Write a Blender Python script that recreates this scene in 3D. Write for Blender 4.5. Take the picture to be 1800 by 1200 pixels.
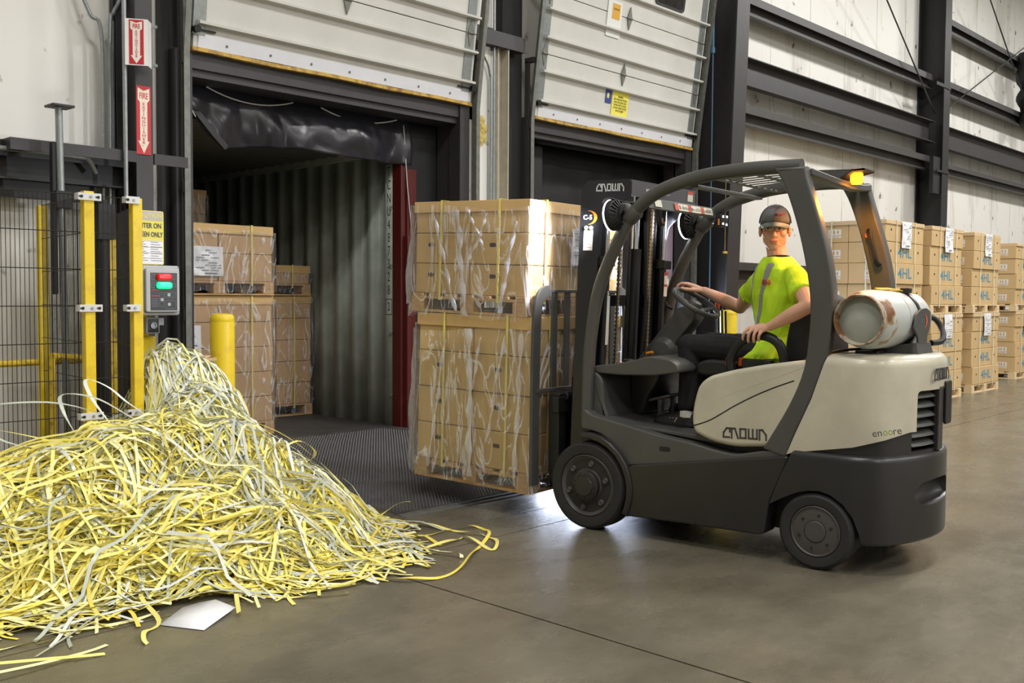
import bpy, bmesh, math, random
from mathutils import Vector, Matrix, Euler, noise
PI = math.pi
C = bpy.context.scene.collection
SC = bpy.context.scene
for o in list(bpy.data.objects): bpy.data.objects.remove(o)

# ------------------------------------------------------------------ camera
cam = bpy.data.cameras.new('camera'); cam.lens = 35.0; cam.sensor_width = 36.0; cam.clip_end = 200
camo = bpy.data.objects.new('camera', cam); C.objects.link(camo)
yaw, pitch, roll = math.radians(46.5), math.radians(2.55), math.radians(0.35)
fwd = Vector((math.cos(pitch)*math.sin(yaw), math.cos(pitch)*math.cos(yaw), -math.sin(pitch)))
rgt = Vector((math.cos(yaw), -math.sin(yaw), 0)); upv = rgt.cross(fwd)
r2 = rgt*math.cos(roll)+upv*math.sin(roll); u2 = upv*math.cos(roll)-rgt*math.sin(roll)
camo.matrix_world = Matrix(((r2.x,u2.x,-fwd.x,0),(r2.y,u2.y,-fwd.y,0),(r2.z,u2.z,-fwd.z,1.4),(0,0,0,1)))
SC.camera = camo

# ------------------------------------------------------------------ world, lights, exposure
SC.view_settings.view_transform = 'Standard'; SC.view_settings.look = 'None'
SC.view_settings.exposure = 0.15; SC.view_settings.gamma = 1.0
w = bpy.data.worlds.new('daylight'); SC.world = w; w.use_nodes = True
w.node_tree.nodes['Background'].inputs[0].default_value = (0.62,0.74,1.0,1)
w.node_tree.nodes['Background'].inputs[1].default_value = 1.2

def area(name, loc, rot, sx, sy, power, col=(1,1,1)):
    l = bpy.data.lights.new(name,'AREA'); l.shape='RECTANGLE'; l.size=sx; l.size_y=sy; l.energy=power; l.color=col
    o = bpy.data.objects.new(name,l); C.objects.link(o); o.location=loc; o.rotation_euler=rot; return o
WARM = (1.0,0.985,0.955)
# unseen high-bay lights under the roof; rear row added to brighten the container
for (x,y,p) in ((-3.0,1.5,205),(2.0,2.0,230),(2.5,-4.5,240),(-1.5,-10,330),(6,-10,380),(13.5,-10,300),(8.5,1.2,300),(8.5,-4.5,260),(14.5,2.0,420),(14.5,-4.5,260),(20.5,2.5,480),(27,2.5,420)):
    area('high_bay_light',(x,y,8.6),(0,0,0),1.6,0.7,p,WARM)
# daylight through the open dock behind door 2
area('dock_daylight',(9.6,8.3,0.75),(math.radians(-90),0,0),2.6,1.1,210,(0.72,0.80,1.0))

# ------------------------------------------------------------------ materials
def lin(c):
    return tuple(((v/255.0)/12.92 if v/255.0<=0.04045 else ((v/255.0+0.055)/1.055)**2.4) for v in c)
MATS = {}
def mat(name, col, rough=0.5, metal=0.0, var=0.0, vscale=6.0, bump=0.0, bscale=60.0, col2=None, cover=(0.45,0.65), spec=0.5, emis=None, estr=0.0, stretch=None, coat=0.0, rvar=0.0):
    m = bpy.data.materials.new(name); m.use_nodes = True; nt = m.node_tree; N = nt.nodes; L = nt.links
    b = N['Principled BSDF']; c = lin(col)
    b.inputs['Base Color'].default_value = (*c,1); b.inputs['Roughness'].default_value = rough
    b.inputs['Metallic'].default_value = metal; b.inputs['Specular IOR Level'].default_value = spec
    b.inputs['Coat Weight'].default_value = coat
    if emis: b.inputs['Emission Color'].default_value = (*lin(emis),1); b.inputs['Emission Strength'].default_value = estr
    tc = N.new('ShaderNodeTexCoord'); src = tc.outputs['Object']
    if stretch:
        mp = N.new('ShaderNodeMapping'); mp.inputs['Scale'].default_value = stretch; L.new(src, mp.inputs['Vector']); src = mp.outputs['Vector']
    if var or col2 or rvar:
        n = N.new('ShaderNodeTexNoise'); n.inputs['Scale'].default_value = vscale; n.inputs['Detail'].default_value = 6; n.inputs['Roughness'].default_value = 0.6
        L.new(src, n.inputs['Vector'])
        r = N.new('ShaderNodeValToRGB'); L.new(n.outputs['Fac'], r.inputs['Fac'])
        if col2:
            r.color_ramp.elements[0].position = cover[0]; r.color_ramp.elements[1].position = cover[1]
            r.color_ramp.elements[0].color = (*c,1); r.color_ramp.elements[1].color = (*lin(col2),1)
        else:
            r.color_ramp.elements[0].position = 0.3; r.color_ramp.elements[1].position = 0.7
            r.color_ramp.elements[0].color = (*[v*(1-var) for v in c],1); r.color_ramp.elements[1].color = (*[min(1,v*(1+var)) for v in c],1)
        if var or col2: L.new(r.outputs['Color'], b.inputs['Base Color'])
        if rvar:
            mr = N.new('ShaderNodeMapRange'); mr.inputs['From Min'].default_value=0.3; mr.inputs['From Max'].default_value=0.7
            mr.inputs['To Min'].default_value = max(0,rough-rvar); mr.inputs['To Max'].default_value = rough+rvar
            L.new(n.outputs['Fac'], mr.inputs['Value']); L.new(mr.outputs['Result'], b.inputs['Roughness'])
    if bump:
        n2 = N.new('ShaderNodeTexNoise'); n2.inputs['Scale'].default_value = bscale; n2.inputs['Detail'].default_value = 4
        L.new(src, n2.inputs['Vector']); bp = N.new('ShaderNodeBump'); bp.inputs['Strength'].default_value = bump; bp.inputs['Distance'].default_value = 0.01
        L.new(n2.outputs['Fac'], bp.inputs['Height']); L.new(bp.outputs['Normal'], b.inputs['Normal'])
    MATS[name] = m; return m

def film_mat(name, tint=(235,238,245), base=0.05, bscale=6.0, bstr=0.9, gloss=0.2, milk=0.035):
    m = bpy.data.materials.new(name); m.use_nodes = True; nt = m.node_tree; N = nt.nodes; L = nt.links
    for n in list(N): N.remove(n)
    out = N.new('ShaderNodeOutputMaterial'); tr = N.new('ShaderNodeBsdfTransparent'); gl = N.new('ShaderNodeBsdfGlossy'); df = N.new('ShaderNodeBsdfDiffuse')
    gl.inputs['Roughness'].default_value = gloss; gl.inputs['Color'].default_value = (0.95,0.95,0.97,1); df.inputs['Color'].default_value = (*lin(tint),1)
    tc = N.new('ShaderNodeTexCoord'); mp = N.new('ShaderNodeMapping'); mp.inputs['Scale'].default_value = (1.6,1.6,0.45); mp.inputs['Rotation'].default_value=(0.3,0.2,0.1)
    L.new(tc.outputs['Object'], mp.inputs['Vector'])
    nz = N.new('ShaderNodeTexNoise'); nz.inputs['Scale'].default_value = bscale; nz.inputs['Detail'].default_value = 4; nz.inputs['Distortion'].default_value = 1.2
    L.new(mp.outputs['Vector'], nz.inputs['Vector'])
    bp = N.new('ShaderNodeBump'); bp.inputs['Strength'].default_value = bstr; bp.inputs['Distance'].default_value = 0.03
    L.new(nz.outputs['Fac'], bp.inputs['Height']); L.new(bp.outputs['Normal'], gl.inputs['Normal'])
    lw = N.new('ShaderNodeLayerWeight'); lw.inputs['Blend'].default_value = 0.25; L.new(bp.outputs['Normal'], lw.inputs['Normal'])
    # creases where the film is folded are milkier
    nz2 = N.new('ShaderNodeTexNoise'); nz2.inputs['Scale'].default_value = bscale*0.5; nz2.inputs['Detail'].default_value = 3; nz2.inputs['Distortion'].default_value = 2.0
    L.new(mp.outputs['Vector'], nz2.inputs['Vector'])
    sb = N.new('ShaderNodeMath'); sb.operation='SUBTRACT'; sb.inputs[1].default_value = 0.5; L.new(nz2.outputs['Fac'], sb.inputs[0])
    ab = N.new('ShaderNodeMath'); ab.operation='ABSOLUTE'; L.new(sb.outputs[0], ab.inputs[0])
    mr = N.new('ShaderNodeMapRange'); mr.inputs['From Min'].default_value=0.0; mr.inputs['From Max'].default_value=0.03; mr.inputs['To Min'].default_value=0.52; mr.inputs['To Max'].default_value=milk
    L.new(ab.outputs[0], mr.inputs['Value'])
    m1 = N.new('ShaderNodeMixShader'); L.new(mr.outputs['Result'], m1.inputs[0]); L.new(tr.outputs[0], m1.inputs[1]); L.new(df.outputs[0], m1.inputs[2])
    ad = N.new('ShaderNodeMath'); ad.operation='MULTIPLY_ADD'; ad.inputs[1].default_value=0.55; ad.inputs[2].default_value=base; L.new(lw.outputs['Fresnel'], ad.inputs[0])
    m2 = N.new('ShaderNodeMixShader'); L.new(ad.outputs[0], m2.inputs[0]); L.new(m1.outputs[0], m2.inputs[1]); L.new(gl.outputs[0], m2.inputs[2])
    L.new(m2.outputs[0], out.inputs['Surface']); MATS[name]=m; return m

# ------------------------------------------------------------------ mesh builder
class MB:
    def __init__(s): s.v=[]; s.f=[]
    def add(s, vs, fs, M=None):
        k=len(s.v)
        for p in vs:
            p=Vector(p); s.v.append(tuple(M@p if M is not None else p))
        s.f += [tuple(i+k for i in f) for f in fs]; return s
    def box(s, c, d, rot=None, M=None):
        x,y,z=d[0]/2,d[1]/2,d[2]/2
        T=Matrix.Translation(Vector(c))
        if rot is not None: T=T@Euler(rot).to_matrix().to_4x4()
        if M is not None: T=M@T
        return s.add([(-x,-y,-z),(x,-y,-z),(x,y,-z),(-x,y,-z),(-x,-y,z),(x,-y,z),(x,y,z),(-x,y,z)],
              [(0,3,2,1),(4,5,6,7),(0,1,5,4),(1,2,6,5),(2,3,7,6),(3,0,4,7)],T)
    def bb(s,x0,x1,y0,y1,z0,z1): return s.box(((x0+x1)/2,(y0+y1)/2,(z0+z1)/2),(abs(x1-x0),abs(y1-y0),abs(z1-z0)))
    def loft(s, rings, cap=True, closed=False):
        n=len(rings[0]); k=len(s.v)
        for r in rings: s.v += [tuple(p) for p in r]
        m=len(rings)
        for i in range(m-1 if not closed else m):
            a=k+i*n; b=k+((i+1)%m)*n
            for j in range(n):
                j2=(j+1)%n; s.f.append((a+j,a+j2,b+j2,b+j))
        if cap and not closed:
            s.f.append(tuple(k+j for j in reversed(range(n)))); s.f.append(tuple(k+(m-1)*n+j for j in range(n)))
        return s
    def tube(s, pts, r, n=10, cap=True, up=None, flat=1.0):
        pts=[Vector(p) for p in pts]; m=len(pts); rings=[]
        rs = r if isinstance(r,(list,tuple)) else [r]*m
        t0=(pts[1]-pts[0]).normalized()
        u=Vector(up) if up else (Vector((0,0,1)) if abs(t0.z)<0.9 else Vector((1,0,0)))
        for i in range(m):
            t=(pts[min(i+1,m-1)]-pts[max(i-1,0)]).normalized()
            a=u-t*u.dot(t)
            if a.length<1e-5: a=t.orthogonal()
            a.normalize(); b=t.cross(a); u=a
            rings.append([pts[i]+(a*math.cos(2*PI*j/n)+b*math.sin(2*PI*j/n)*flat)*rs[i] for j in range(n)])
        return s.loft(rings,cap)
    def bar(s, pts, w, h, up=(0,0,1), cap=True):
        # rectangular bar along a path: w across, h along 'up'
        pts=[Vector(p) for p in pts]; m=len(pts); rings=[]
        for i in range(m):
            t=(pts[min(i+1,m-1)]-pts[max(i-1,0)]).normalized(); u=Vector(up); a=(u-t*u.dot(t)).normalized(); b=t.cross(a)
            ww = w[i] if isinstance(w,(list,tuple)) else w; hh = h[i] if isinstance(h,(list,tuple)) else h
            rings.append([pts[i]+a*hh/2*sa+b*ww/2*sb for sa,sb in ((-1,-1),(-1,1),(1,1),(1,-1))])
        return s.loft(rings,cap)
    def lathe(s, prof, axis='Z', n=32, M=None, cap=True):
        rings=[]
        for r,h in prof:
            ring=[]
            for j in range(n):
                a=2*PI*j/n; x,y=r*math.cos(a),r*math.sin(a)
                p = {'Z':(x,y,h),'X':(h,x,y),'Y':(y,h,x)}[axis]
                ring.append(M@Vector(p) if M is not None else Vector(p))
            rings.append(ring)
        return s.loft(rings,cap)
    def prism(s, poly, a, b, axis='X', M=None):
        def P(u,v,w): 
            p={'X':(w,u,v),'Y':(u,w,v),'Z':(u,v,w)}[axis]
            return M@Vector(p) if M is not None else Vector(p)
        return s.loft([[P(u,v,a) for u,v in poly],[P(u,v,b) for u,v in poly]])
    def pillow(s, poly, a, b, r, n=4, axis='X', ra=True, rb=True):
        def P(u,v,w): return {'X':(w,u,v),'Y':(u,w,v),'Z':(u,v,w)}[axis]
        L=[]
        sg = 1 if b>a else -1
        if ra:
            L=[(a+sg*r*(1-math.cos(PI/2*i/n)), r*(1-math.sin(PI/2*i/n))) for i in range(n+1)]
        else: L=[(a,0)]
        if rb: L += [(b-sg*r*(1-math.cos(PI/2*i/n)), r*(1-math.sin(PI/2*i/n))) for i in reversed(range(n+1))]
        else: L += [(b,0)]
        e=min(0.002,r)
        if ra: L=[(L[0][0],L[0][1]+e)]+L
        if rb: L=L+[(L[-1][0],L[-1][1]+e)]
        return s.loft([[P(u,v,w) for u,v in inset(poly,d)] for w,d in L])
    def ribbon(s, pts, w, up=(0,0,1), thick=0.0):
        if thick: return s.bar(pts,w,thick,up)
        pts=[Vector(p) for p in pts]; m=len(pts); k=len(s.v)
        for i in range(m):
            t=(pts[min(i+1,m-1)]-pts[max(i-1,0)]).normalized(); b=t.cross(Vector(up)).normalized()
            s.v += [tuple(pts[i]-b*w/2),tuple(pts[i]+b*w/2)]
        for i in range(m-1): s.f.append((k+2*i,k+2*i+1,k+2*i+3,k+2*i+2))
        return s
    def build(s, name, m, parent=None, bevel=0.0, smooth=True, seg=2, angle=35, label=None):
        me=bpy.data.meshes.new(name); me.from_pydata(s.v,[],s.f); me.update()
        bm=bmesh.new(); bm.from_mesh(me); bmesh.ops.recalc_face_normals(bm, faces=bm.faces); bm.to_mesh(me); bm.free()
        me.materials.append(MATS[m] if isinstance(m,str) else m)
        return finish(me,name,parent,bevel,smooth,seg,angle,label)
def finish(me,name,parent=None,bevel=0.0,smooth=True,seg=2,angle=35,label=None):
    o=bpy.data.objects.new(name,me); C.objects.link(o)
    if parent is not None: o.parent=parent
    if smooth:
        me.shade_smooth()
        for p in me.polygons:
            if len(p.vertices)>4: p.use_smooth=False
        try: me.set_sharp_from_angle(angle=math.radians(angle))
        except Exception: pass
    if bevel:
        b=o.modifiers.new('bevel','BEVEL'); b.width=bevel; b.segments=seg; b.limit_method='ANGLE'; b.angle_limit=math.radians(40); b.use_clamp_overlap=True; b.harden_normals=True
    if label: o['label']=label
    return o
def inset(poly,d):
    if d<=1e-9: return list(poly)
    n=len(poly); A=sum(poly[i][0]*poly[(i+1)%n][1]-poly[(i+1)%n][0]*poly[i][1] for i in range(n))
    sg=1 if A>0 else -1; out=[]
    for i in range(n):
        p0,p1,p2=poly[i-1],poly[i],poly[(i+1)%n]
        e1=Vector((p1[0]-p0[0],p1[1]-p0[1])); e2=Vector((p2[0]-p1[0],p2[1]-p1[1]))
        if e1.length<1e-9: e1=e2
        if e2.length<1e-9: e2=e1
        n1=Vector((-e1.y,e1.x)).normalized()*sg; n2=Vector((-e2.y,e2.x)).normalized()*sg
        m=n1+n2
        if m.length<1e-6: m=n1
        m.normalize(); k=d/max(0.5,m.dot(n1)); out.append((p1[0]+m.x*k,p1[1]+m.y*k))
    return out
def rp(poly, r, n=5):
    """polygon with rounded corners"""
    out=[]; N=len(poly)
    for i in range(N):
        p0,p1,p2=Vector(poly[i-1][:2]),Vector(poly[i][:2]),Vector(poly[(i+1)%N][:2])
        rr=poly[i][2] if len(poly[i])>2 else r
        d=min(rr,(p1-p0).length*0.48,(p2-p1).length*0.48)
        a=p1+(p0-p1).normalized()*d; b=p1+(p2-p1).normalized()*d
        for j in range(n+1):
            t=j/n; q=a*(1-t)**2+p1*2*t*(1-t)+b*t*t; out.append((q.x,q.y))
    return out
def spline(pts, n=6):
    P=[Vector(p) for p in pts]; out=[]
    for i in range(len(P)-1):
        p0=P[max(i-1,0)];p1=P[i];p2=P[i+1];p3=P[min(i+2,len(P)-1)]
        for j in range(n):
            t=j/n; out.append(0.5*((2*p1)+(p2-p0)*t+(2*p0-5*p1+4*p2-p3)*t*t+(3*p1-p0-3*p2+p3)*t**3))
    out.append(P[-1]); return out
def tag(o,label,cat,group=None,kind=None):
    o['label']=label; o['category']=cat
    if group: o['group']=group
    if kind: o['kind']=kind
    return o
def thing(name,label,cat,loc=(0,0,0),rz=0,group=None,kind=None):
    o=bpy.data.objects.new(name,None); C.objects.link(o); o.location=loc; o.rotation_euler=(0,0,rz); o.empty_display_size=0.1
    return tag(o,label,cat,group,kind)
def boolean(o, other, op):
    md=o.modifiers.new('cut','BOOLEAN'); md.object=other; md.operation=op; md.solver='EXACT'
    dg=bpy.context.evaluated_depsgraph_get(); dg.update()
    me=bpy.data.meshes.new_from_object(o.evaluated_get(dg)); o.modifiers.clear(); o.data=me
    bpy.data.objects.remove(other)
    return o
def sharpen(o,angle=35):
    o.data.shade_smooth(); o.data.set_sharp_from_angle(angle=math.radians(angle)); return o
def text(name, body, size, m, parent, M, align='CENTER', squash=1.0, ext=0.0006, label=None, bold=0.0, spacing=1.0, line=1.0):
    cu=bpy.data.curves.new(name,'FONT'); cu.body=body; cu.size=size; cu.align_x=align; cu.align_y='CENTER'; cu.extrude=ext; cu.offset=bold; cu.space_character=spacing; cu.space_line=line
    cu.resolution_u=3
    t=bpy.data.objects.new(name+'_curve',cu); C.objects.link(t)
    dg=bpy.context.evaluated_depsgraph_get(); dg.update()
    me=bpy.data.meshes.new_from_object(t.evaluated_get(dg)); bpy.data.objects.remove(t)
    me.transform(Matrix.Diagonal((squash,1,1,1))); me.transform(M); me.materials.clear(); me.materials.append(MATS[m])
    o=bpy.data.objects.new(name,me); C.objects.link(o); o.parent=parent
    if label: o['label']=label
    return o
def frame(origin, xdir, ydir):
    """matrix placing a flat design (x right, y up) in space"""
    x=Vector(xdir).normalized(); y=Vector(ydir); y=(y-x*y.dot(x)).normalized(); z=x.cross(y)
    return Matrix(((x.x,y.x,z.x,origin[0]),(x.y,y.y,z.y,origin[1]),(x.z,y.z,z.z,origin[2]),(0,0,0,1)))
def panel2d(poly, M, t=0.001):
    mb=MB(); mb.prism(poly,0,t,'Z',M); return mb
def rect(x0,y0,x1,y1): return [(x0,y0),(x1,y0),(x1,y1),(x0,y1)]
# angular block logo lettering, one letter per list of strokes (x,y in letter heights)
GLYPH={'C':[[(.80,.64),(.80,1),(.44,1),(.10,.56),(.06,.06),(.74,.06)]],
 'R':[[(.06,0),(.06,1),(.44,1),(.62,.45),(.78,0)]],
 'O':[[(.1,.06),(.1,1),(.72,1),(.72,.06),(.1,.06)]],
 'W':[[(.06,1),(.06,.06),(.98,.06),(.98,1)],[(.52,1),(.52,.06)]],
 'N':[[(.06,0),(.06,1),(.4,1),(.78,.5),(.78,0)]]}
def logo(name, h, m, parent, M, t=0.001, wd=0.19, label=None):
    mb=MB(); x=0
    adv={'C':.95,'R':.93,'O':.98,'W':1.2,'N':.9}
    for ch in 'CROWN':
        for st in GLYPH[ch]:
            for (a,b) in zip(st[:-1],st[1:]):
                A=Vector(a)*h; B=Vector(b)*h; d=(B-A).normalized(); nrm=Vector((-d.y,d.x))*wd*h/2; e=d*wd*h/2*0.9
                q=[A-e-nrm,B+e-nrm,B+e+nrm,A-e+nrm]
                mb.prism([(p.x+x-2.4*h,p.y-h/2) for p in q],0,t,'Z',M)
        x+=adv[ch]*h
    return mb.build(name,m,parent,smooth=False,label=label)
# ------------------------------------------------------------------ building materials
mat('steel_dark',(50,48,49),0.45,0,var=0.12,vscale=9,bump=0.05,bscale=40)
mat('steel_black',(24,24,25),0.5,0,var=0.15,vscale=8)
mat('steel_girt',(62,60,59),0.5,0,var=0.15,vscale=5)
mat('galv',(150,155,155),0.38,0.6,var=0.12,vscale=30)
mat('galv_dull',(120,122,116),0.5,0.4,var=0.2,vscale=18)
mat('door_white',(203,202,196),0.42,0,var=0.05,vscale=3,bump=0.02,bscale=12)
mat('door_strip',(215,216,222),0.4,0,var=0.04,vscale=5)
mat('seal_yellow',(196,160,70),0.6,0,col2=(120,80,40),vscale=14,cover=(0.45,0.7))
mat('vinyl',(40,39,45),0.30,0,var=0.25,vscale=4,bump=0.3,bscale=4)
mat('vinyl_deep',(19,19,21),0.6,0,var=0.3,vscale=3)
mat('rope',(190,190,185),0.7)
mat('black_void',(10,10,10),0.8)
mat('white_paint',(232,230,228),0.45)
mat('sign_red',(186,32,44),0.45)
mat('sign_white',(232,224,214),0.45)
mat('worn_white',(226,214,196),0.6,col2=(150,120,110),vscale=45,cover=(0.6,0.75))
mat('safety_yellow',(226,196,34),0.42,0,col2=(196,160,40),vscale=10,cover=(0.5,0.8),bump=0.03,bscale=30)
mat('black_paint',(20,20,20),0.4)
mat('ink_black',(18,18,18),0.6)
mat('foam',(196,176,100),0.9,bump=0.8,bscale=50)

def wall_material():
    m=bpy.data.materials.new('wall_liner'); m.use_nodes=True; nt=m.node_tree; N=nt.nodes; L=nt.links; b=N['Principled BSDF']
    tc=N.new('ShaderNodeTexCoord'); sep=N.new('ShaderNodeSeparateXYZ'); L.new(tc.outputs['Object'],sep.inputs[0])
    # seams of the insulation facing every 1.22 m
    md=N.new('ShaderNodeMath'); md.operation='PINGPONG'; md.inputs[1].default_value=0.61
    L.new(sep.outputs['X'],md.inputs[0])
    wob=N.new('ShaderNodeTexNoise'); wob.inputs['Scale'].default_value=1.2
    L.new(tc.outputs['Object'],wob.inputs['Vector'])
    ad=N.new('ShaderNodeMath'); ad.operation='MULTIPLY_ADD'; ad.inputs[1].default_value=0.05; ad.inputs[2].default_value=-0.025
    L.new(wob.outputs['Fac'],ad.inputs[0]); ad2=N.new('ShaderNodeMath'); L.new(md.outputs[0],ad2.inputs[0]); L.new(ad.outputs[0],ad2.inputs[1])
    seam=N.new('ShaderNodeMapRange'); seam.inputs['From Min'].default_value=0.0; seam.inputs['From Max'].default_value=0.016; seam.inputs['To Min'].default_value=0.55; seam.inputs['To Max'].default_value=1.0
    L.new(ad2.outputs[0],seam.inputs['Value'])
    # vertical dirt streaks
    mp=N.new('ShaderNodeMapping'); mp.inputs['Scale'].default_value=(1.0,1.0,0.22); L.new(tc.outputs['Object'],mp.inputs['Vector'])
    n=N.new('ShaderNodeTexNoise'); n.inputs['Scale'].default_value=1.6; n.inputs['Detail'].default_value=7; n.inputs['Roughness'].default_value=0.62; L.new(mp.outputs['Vector'],n.inputs['Vector'])
    r=N.new('ShaderNodeValToRGB'); e=r.color_ramp.elements; e[0].position=0.26; e[0].color=(*lin((178,174,162)),1); e[1].position=0.46; e[1].color=(*lin((224,222,216)),1)
    L.new(n.outputs['Fac'],r.inputs['Fac'])
    # dark spots and scuffs
    n2=N.new('ShaderNodeTexNoise'); n2.inputs['Scale'].default_value=5.5; n2.inputs['Detail'].default_value=5; L.new(tc.outputs['Object'],n2.inputs['Vector'])
    r2=N.new('ShaderNodeValToRGB'); e=r2.color_ramp.elements; e[0].position=0.655; e[0].color=(1,1,1,1); e[1].position=0.74; e[1].color=(0.12,0.11,0.10,1); L.new(n2.outputs['Fac'],r2.inputs['Fac'])
    m1=N.new('ShaderNodeMix'); m1.data_type='RGBA'; m1.blend_type='MULTIPLY'; m1.inputs[0].default_value=1; L.new(r.outputs['Color'],m1.inputs[6]); L.new(r2.outputs['Color'],m1.inputs[7])
    m2=N.new('ShaderNodeMix'); m2.data_type='RGBA'; m2.blend_type='MULTIPLY'; m2.inputs[0].default_value=1; L.new(m1.outputs[2],m2.inputs[6]); L.new(seam.outputs['Result'],m2.inputs[7])
    L.new(m2.outputs[2],b.inputs['Base Color']); b.inputs['Roughness'].default_value=0.45
    bp=N.new('ShaderNodeBump'); bp.inputs['Strength'].default_value=0.25; bp.inputs['Distance'].default_value=0.03
    L.new(n.outputs['Fac'],bp.inputs['Height']); L.new(bp.outputs['Normal'],b.inputs['Normal']); MATS['wall']=m
wall_material()
def floor_material():
    m=bpy.data.materials.new('polished_concrete'); m.use_nodes=True; nt=m.node_tree; N=nt.nodes; L=nt.links; b=N['Principled BSDF']
    tc=N.new('ShaderNodeTexCoord')
    def nz(sc,de=6,vec=None,ds=0.0,ro=0.6):
        n=N.new('ShaderNodeTexNoise'); n.inputs['Scale'].default_value=sc; n.inputs['Detail'].default_value=de; n.inputs['Distortion'].default_value=ds; n.inputs['Roughness'].default_value=ro
        L.new(vec or tc.outputs['Object'],n.inputs['Vector']); return n
    a=nz(1.3,9,ds=0.0,ro=0.7); r=N.new('ShaderNodeValToRGB'); e=r.color_ramp.elements; e[0].position=0.32; e[0].color=(*lin((92,87,74)),1); e[1].position=0.68; e[1].color=(*lin((120,114,99)),1)
    L.new(a.outputs['Fac'],r.inputs['Fac'])
    # scuffs running across the bay
    mp=N.new('ShaderNodeMapping'); mp.inputs['Rotation'].default_value=(0,0,0.75); mp.inputs['Scale'].default_value=(0.55,1.5,1); L.new(tc.outputs['Object'],mp.inputs['Vector'])
    c=nz(2.4,8,mp.outputs['Vector'],0.0,0.68); r2=N.new('ShaderNodeValToRGB'); e=r2.color_ramp.elements; e[0].position=0.30; e[0].color=(0.84,0.84,0.85,1); e[1].position=0.68; e[1].color=(1.06,1.05,1.03,1); L.new(c.outputs['Fac'],r2.inputs['Fac'])
    mx=N.new('ShaderNodeMix'); mx.data_type='RGBA'; mx.blend_type='MULTIPLY'; mx.inputs[0].default_value=0.8; L.new(r.outputs['Color'],mx.inputs[6]); L.new(r2.outputs['Color'],mx.inputs[7])
    d=nz(14,4); r3=N.new('ShaderNodeValToRGB'); e=r3.color_ramp.elements; e[0].position=0.22; e[0].color=(0.5,0.49,0.47,1); e[1].position=0.34; e[1].color=(1,1,1,1); L.new(d.outputs['Fac'],r3.inputs['Fac'])
    mx2=N.new('ShaderNodeMix'); mx2.data_type='RGBA'; mx2.blend_type='MULTIPLY'; mx2.inputs[0].default_value=0.6; L.new(mx.outputs[2],mx2.inputs[6]); L.new(r3.outputs['Color'],mx2.inputs[7])
    L.new(mx2.outputs[2],b.inputs['Base Color'])
    mr=N.new('ShaderNodeMapRange'); mr.inputs['From Min'].default_value=0.3; mr.inputs['From Max'].default_value=0.7; mr.inputs['To Min'].default_value=0.17; mr.inputs['To Max'].default_value=0.36
    L.new(c.outputs['Fac'],mr.inputs['Value']); L.new(mr.outputs['Result'],b.inputs['Roughness']); b.inputs['Specular IOR Level'].default_value=0.5
    bp=N.new('ShaderNodeBump'); bp.inputs['Strength'].default_value=0.05; bp.inputs['Distance'].default_value=0.01; f=nz(25,5); L.new(f.outputs['Fac'],bp.inputs['Height']); L.new(bp.outputs['Normal'],b.inputs['Normal'])
    MATS['concrete']=m
floor_material()

def struct(o,label,cat='structure'): return tag(o,label,cat,kind='structure')
# ------------------------------------------------------------------ floor, walls, roof
WY=7.5           # inner face of the wall lining
mb=MB()
X0,X1,Y0=-12.0,34.0,-14.0
JX=3.194
mb.bb(X0,4.07,4.83,WY,-0.12,0); mb.bb(6.22,X1,4.83,WY,-0.12,0)          # beside the leveller pit
ys=[(Y0,4.03-0.005),(4.03+0.005,4.36-0.004),(4.36+0.004,4.83)]
for (a,b) in ys:
    for (c,d) in ((X0,JX-0.006),(JX+0.006,X1)):
        if a>4.0 : 
            if c<0: mb.bb(X0,X1,a,b,-0.12,0)
        else: mb.bb(c,d,a,b,-0.12,0)
mb.bb(X0,X1,Y0,WY,-0.14,-0.121)
mb.bb(4.07,6.22,4.83,7.46,-0.5,-0.45)
struct(mb.build('floor','concrete',smooth=False),'worn polished concrete warehouse floor with thin saw-cut joints','floor')
mb=MB()
Z=9.0
for (a,b,lo) in ((X0,3.98,0),(3.98,7.05,3.2),(7.05,7.98,0),(7.98,11.06,3.25),(11.06,X1,0)): mb.bb(a,b,WY,WY+0.12,lo,Z)
struct(mb.build('wall_back','wall',smooth=False),'white stained insulated lining of the metal dock wall','wall')
for nm,d in (('wall_left',(X0-0.1,X0,Y0,WY)),('wall_right',(X1,X1+0.1,Y0,WY)),('wall_front',(X0,X1,Y0-0.1,Y0))):
    mb=MB(); mb.bb(d[0],d[1],d[2],d[3],0,Z); struct(mb.build(nm,'wall',smooth=False),'pale lined warehouse wall out of view','wall')
mat('roof',(205,203,198),0.7)
mb=MB(); mb.bb(X0,X1,Y0,WY,Z,Z+0.1); struct(mb.build('ceiling','roof',smooth=False),'pale underside of the warehouse roof','ceiling')

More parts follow.
